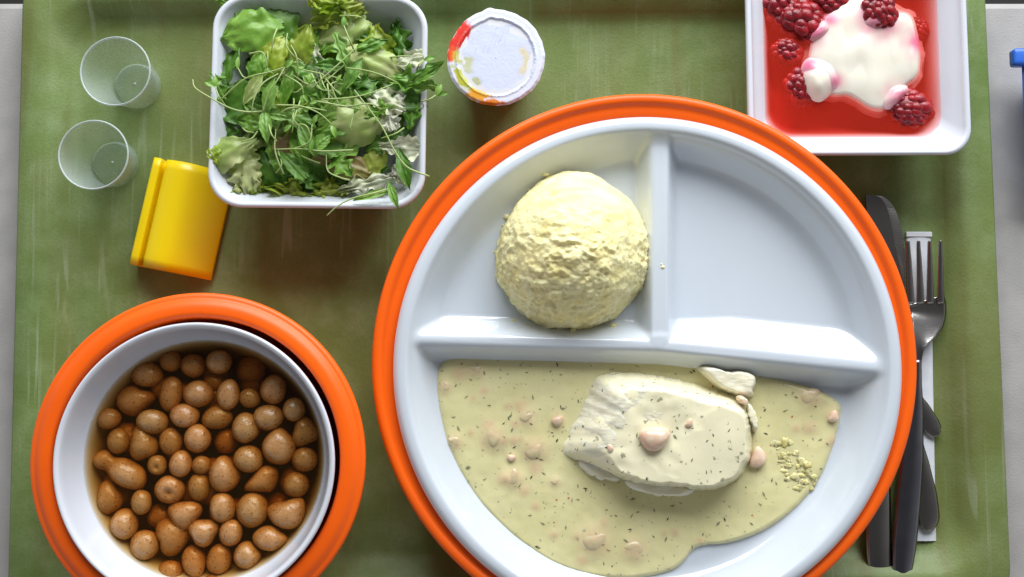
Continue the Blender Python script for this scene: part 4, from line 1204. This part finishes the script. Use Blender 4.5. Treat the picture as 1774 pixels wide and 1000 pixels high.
LV = [  # px,py,ang,L,W,mat,z,tilt,roll,curl,ruf,cup,shape
 (436, 52, 190, 92, 62, 'g_mid', .046, 4, 0, .4, .25, -.15, 'oval'),
 (482, 44, 60, 85, 52, 'g_dark', .040, 0, 10, .3, .25, -.1, 'oval'),
 (408, 20, 150, 60, 30, 'g_mid', .040, 0, 0, .2, .8, 0, 'oak'),
 (402, 112, 255, 78, 26, 'g_dark', .043, 0, 30, .3, .4, .3, 'lance'),
 (376, 148, 110, 50, 30, 'g_mid', .044, 8, 0, .2, .5, 0, 'oak'),
 (418, 178, 200, 80, 58, 'g_dark', .040, 0, 0, .3, .25, .1, 'oval'),
 (445, 116, 250, 46, 26, 'g_mid', .049, 0, 0, .3, .3, .3, 'oval'),
 (572, 8, 150, 62, 34, 'g_yell', .047, 0, 0, .3, .9, .1, 'fan'),
 (585, 22, 20, 80, 30, 'g_yell', .046, 0, 15, .3, .8, .1, 'rect'),
 (588, 58, 20, 92, 56, 'g_pale', .043, 5, 5, .2, .35, -.1, 'fan'),
 (524, 80, 75, 66, 34, 'g_yell', .048, 10, 0, .4, .3, .2, 'oval'),
 (652, 76, 275, 56, 50, 'g_yell', .042, -6, 0, .3, .4, .1, 'fan'),
 (691, 72, 100, 62, 38, 'g_dark', .038, 0, 10, .3, .7, .2, 'oak'),
 (625, 60, 140, 50, 26, 'g_dark', .042, 0, 0, .3, .4, .1, 'lance'),
 (643, 110, 335, 92, 52, 'g_pale', .049, 0, 10, .45, .3, -.25, 'oval'),
 (703, 106, 15, 52, 26, 'g_white', .047, 8, -12, .2, .6, .1, 'fan'),
 (736, 128, 30, 64, 22, 'g_mid', .052, 10, 0, .3, .5, .2, 'lance'),
 (716, 142, 350, 66, 40, 'g_mid', .049, 0, 5, .3, .4, .1, 'oak'),
 (686, 158, 340, 96, 50, 'g_dark', .045, 0, 0, .3, .35, .1, 'oval'),
 (619, 212, 15, 100, 66, 'g_pale', .050, -5, 12, .4, .22, -.35, 'oval'),
 (592, 192, 20, 80, 34, 'g_teal', .049, 0, 0, .3, .3, .1, 'oval'),
 (668, 172, 340, 56, 30, 'g_white', .048, 0, -10, .2, .7, .1, 'rect'),
 (674, 205, 290, 36, 22, 'g_white', .048, 0, 0, .2, .9, .1, 'fan'),
 (692, 256, 355, 60, 32, 'g_white', .045, 0, 15, .3, .4, .3, 'fan'),
 (547, 108, 290, 54, 22, 'g_white', .044, 0, 0, .2, .6, .1, 'rect'),
 (516, 132, 10, 66, 38, 'g_pale', .044, 0, 10, .3, .3, .2, 'fan'),
 (467, 166, 75, 60, 21, 'g_teal', .056, 8, 0, .4, .1, .25, 'lance'),
 (460, 214, 95, 56, 20, 'g_teal', .055, -6, 0, .5, .1, .3, 'lance'),
 (531, 240, 118, 60, 22, 'g_teal', .054, 5, 0, .5, .1, .3, 'lance'),
 (484, 200, 350, 46, 16, 'g_teal', .053, 0, 0, .3, .1, .2, 'lance'),
 (556, 246, 40, 34, 20, 'g_teal', .052, 0, 0, .3, .1, .2, 'oval'),
 (610, 128, 60, 60, 20, 'g_teal', .053, 0, 0, .4, .2, .2, 'lance'),
 (592, 88, 290, 62, 24, 'g_teal', .053, 0, 0, .3, .3, .2, 'oak'),
 (645, 78, 20, 50, 20, 'g_mid', .050, 0, 0, .3, .3, .2, 'lance'),
 (402, 258, 205, 78, 44, 'g_pale', .045, 0, 5, .35, .25, -.2, 'fan'),
 (372, 268, 205, 22, 26, 'g_yell', .0455, 0, 0, .35, .25, -.2, 'rect'),
 (424, 296, 280, 66, 44, 'g_pale', .040, 0, 0, .35, .6, -.1, 'rect'),
 (432, 322, 275, 34, 58, 'g_yell', .036, 0, 0, .35, 1.0, -.1, 'fan'),
 (470, 292, 300, 66, 44, 'g_dark', .036, 0, 0, .35, .3, -.1, 'oval'),
 (598, 284, 160, 78, 38, 'g_purp', .043, 0, 0, .35, .25, -.25, 'oval'),
 (570, 262, 20, 60, 30, 'g_purp', .043, 0, 0, .35, .25, -.2, 'oval'),
 (505, 245, 20, 62, 30, 'g_purp', .042, 0, 0, .35, .25, -.2, 'oval'),
 (512, 306, 10, 100, 46, 'g_dark', .034, 0, 0, .3, .4, 0, 'oak'),
 (506, 328, 250, 32, 46, 'g_yell', .037, 0, 0, .3, .9, 0, 'fan'),
 (572, 326, 270, 30, 44, 'g_yell', .038, 0, 0, .3, .9, 0, 'fan'),
 (640, 318, 15, 86, 36, 'g_white', .042, 0, 10, .3, .7, -.1, 'oak'),
 (690, 305, 300, 38, 20, 'g_white', .041, 0, 10, .3, .8, -.1, 'oak'),
 (648, 278, 60, 50, 34, 'g_yell', .041, 0, 0, .35, .3, -.2, 'oval'),
 (700, 292, 285, 66, 22, 'g_dark', .047, 0, 0, .35, .15, .3, 'lance'),
 (681, 338, 290, 46, 13, 'g_teal', .050, 0, 0, .3, .1, .3, 'lance'),
 (650, 336, 15, 70, 12, 'g_teal', .048, 0, 0, .3, .1, .2, 'lance'),
 (628, 142, 10, 66, 30, 'g_mid', .047, 0, 0, .3, .8, .1, 'oak'),
 (655, 192, 20, 50, 26, 'g_mid', .049, 0, 0, .3, .8, .1, 'oak'),
 (560, 170, 100, 54, 30, 'g_mid', .048, 0, 0, .3, .6, .1, 'oak'),
 (518, 205, 330, 56, 26, 'g_teal', .048, 0, 0, .3, .3, .1, 'oval'),
 (575, 225, 200, 70, 26, 'g_dark', .049, 0, 0, .3, .3, .1, 'oval'),
 (440, 150, 60, 60, 20, 'g_pale', .050, 0, 20, .3, .2, .3, 'lance'),
 (498, 150, 75, 60, 20, 'g_mid', .051, 0, 0, .3, .2, .3, 'lance'),
 (690, 222, 300, 66, 40, 'g_dark', .040, 0, 0, .3, .4, .1, 'oak'),
 (664, 246, 200, 60, 36, 'g_mid', .041, 0, 0, .3, .4, .1, 'oak'),
 (640, 300, 20, 60, 34, 'g_dark', .036, 0, 0, .3, .4, .1, 'oak'),
 (715, 190, 260, 56, 34, 'g_mid', .044, 0, 0, .3, .4, .1, 'oak'),
 (400, 215, 250, 60, 34, 'g_dark', .038, 0, 0, .3, .4, .1, 'oak'),
 (490, 90, 100, 60, 34, 'g_dark', .040, 0, 0, .3, .3, .1, 'oval'),
]
for a_ in LV: leaf(*a_)
for i in range(34):
    a_ = LR.uniform(0, 6.283); r_ = LR.uniform(10, 128)
    leaf(550+r_*math.cos(a_)*1.05, 170+r_*math.sin(a_)*.95, LR.uniform(0, 360), LR.uniform(44, 74), LR.uniform(22, 40), LR.choice(['g_mid', 'g_mid', 'g_yell', 'g_pale', 'g_mid', 'g_dark', 'g_teal']), LR.uniform(.040, .048), LR.uniform(-14, 14), LR.uniform(-25, 25), .4, .3, .2, LR.choice(['oval', 'fan', 'oak', 'lance']))
def sprout(pts, tips=2, r=1.6, z=.054, leafs=(22, 10), bow=.003):
    P = []
    n_ = len(pts)
    for i, (x, y) in enumerate(pts):
        t = i/(n_-1); zz = z+bow*math.sin(math.pi*t)-.002*t
        P.append(Vector((*W(x, y, zz).xy, zz)))
    C = spline(P, 7); k_ = LEN(pts[0][0], pts[0][1], 1, z)
    V, F = tube(C, [r*k_*(.75+.5*i/len(C)) for i in range(len(C))], 6)
    st = mk('cress_sprout', V, F, M['stem'], salad)
    # leaflets at the first point
    d = (C[0]-C[4]); base = math.degrees(math.atan2(d.y, d.x))
    for q in range(tips):
        an = base+(28 if q else -28)+LR.uniform(-10, 10)
        Lf = leafs[0]*LR.uniform(.8, 1.2); cx, cy = pts[0][0]+math.cos(R(an))*Lf*.45, pts[0][1]-math.sin(R(an))*Lf*.45
        l = leaf(cx, cy, an, Lf, leafs[1]*LR.uniform(.8, 1.1), 'g_teal', z+LR.uniform(-.0005, .001), 0, LR.uniform(-20, 20), .4, .1, .3, 'oval', 'leaflet', 7, 5, False)
        l.parent = st
        l.location = (0, 0, 0)
SP = [([(334, 138), (338, 152), (362, 168), (400, 188), (430, 194), (458, 193)], 0, .052), ([(505, 112), (470, 124), (430, 134), (405, 152), (384, 172)], 1, .055), ([(372, 150), (380, 168), (392, 186)], 2, .05),
 ([(412, 118), (425, 135), (452, 128)], 1, .055), ([(494, 116), (480, 140), (466, 160), (455, 194)], 1, .057), ([(436, 196), (440, 172), (455, 145), (482, 128)], 0, .055),
 ([(575, 216), (552, 196), (520, 184), (478, 182)], 1, .057), ([(680, 146), (640, 162), (600, 170), (560, 172)], 0, .057), ([(566, 192), (530, 186), (500, 188), (486, 196)], 0, .056),
 ([(618, 82), (590, 108), (560, 135), (540, 154)], 1, .057), ([(690, 144), (660, 130), (632, 122), (600, 118)], 0, .057), ([(614, 156), (634, 182), (662, 220), (684, 262), (706, 290), (744, 306)], 0, .054),
 ([(566, 374), (584, 358), (610, 344), (650, 334), (676, 326)], 0, .05), ([(476, 259), (520, 258), (560, 262), (612, 260)], 0, .052), ([(514, 264), (530, 274), (554, 283)], 0, .05),
 ([(478, 224), (476, 256), (482, 280), (492, 302)], 1, .05), ([(504, 78), (514, 100), (516, 134)], 0, .056), ([(498, 58), (496, 78), (508, 96), (522, 106)], 0, .056), ([(565, 268), (568, 296), (590, 308), (606, 312)], 0, .047),
 ([(756, 164), (744, 172), (730, 176)], 2, .05), ([(735, 104), (726, 112), (722, 122)], 1, .05), ([(596, 45), (606, 70), (614, 88)], 1, .054), ([(640, 42), (632, 52), (626, 60)], 0, .05), ([(588, 28), (606, 27), (626, 30)], 0, .05),
 ([(520, 220), (508, 206), (510, 190)], 0, .057), ([(506, 230), (510, 205), (520, 175)], 0, .057), ([(515, 118), (530, 122), (560, 130), (570, 145)], 0, .055), ([(540, 240), (530, 218), (510, 216)], 1, .055), ([(470, 92), (474, 66), (480, 50)], 0, .05),
 ([(463, 122), (464, 100), (463, 84)], 0, .048), ([(545, 175), (585, 182), (625, 190)], 0, .056), ([(590, 165), (575, 150), (560, 132)], 0, .056), ([(556, 172), (590, 185), (640, 180), (660, 190)], 0, .055), ([(418, 246), (436, 240), (446, 228)], 0, .049), ([(420, 222), (428, 228), (440, 230)], 0, .049),
 ([(660, 240), (684, 232), (700, 222)], 0, .05), ([(478, 300), (488, 285), (482, 262)], 0, .046), ([(710, 96), (690, 98), (670, 100)], 0, .049), ([(480, 245), (470, 232), (464, 206)], 0, .055)]
for (p_, tp, z_) in SP: sprout(p_, tp, 1.35, z_)
for i in range(14):
    a_ = LR.uniform(0, 6.283); r_ = LR.uniform(0, 100); x, y = 548+r_*math.cos(a_), 160+r_*math.sin(a_)
    d = LR.uniform(0, 6.283); L_ = LR.uniform(28, 62); bx_, by_ = LR.uniform(-14, 14), LR.uniform(-14, 14)
    sprout([(x, y), (x+L_*.5*math.cos(d)+bx_, y+L_*.5*math.sin(d)+by_), (x+L_*math.cos(d), y+L_*math.sin(d))], LR.choice([1, 2, 2]), 1.4, LR.uniform(.048, .056), (17, 8), .002)
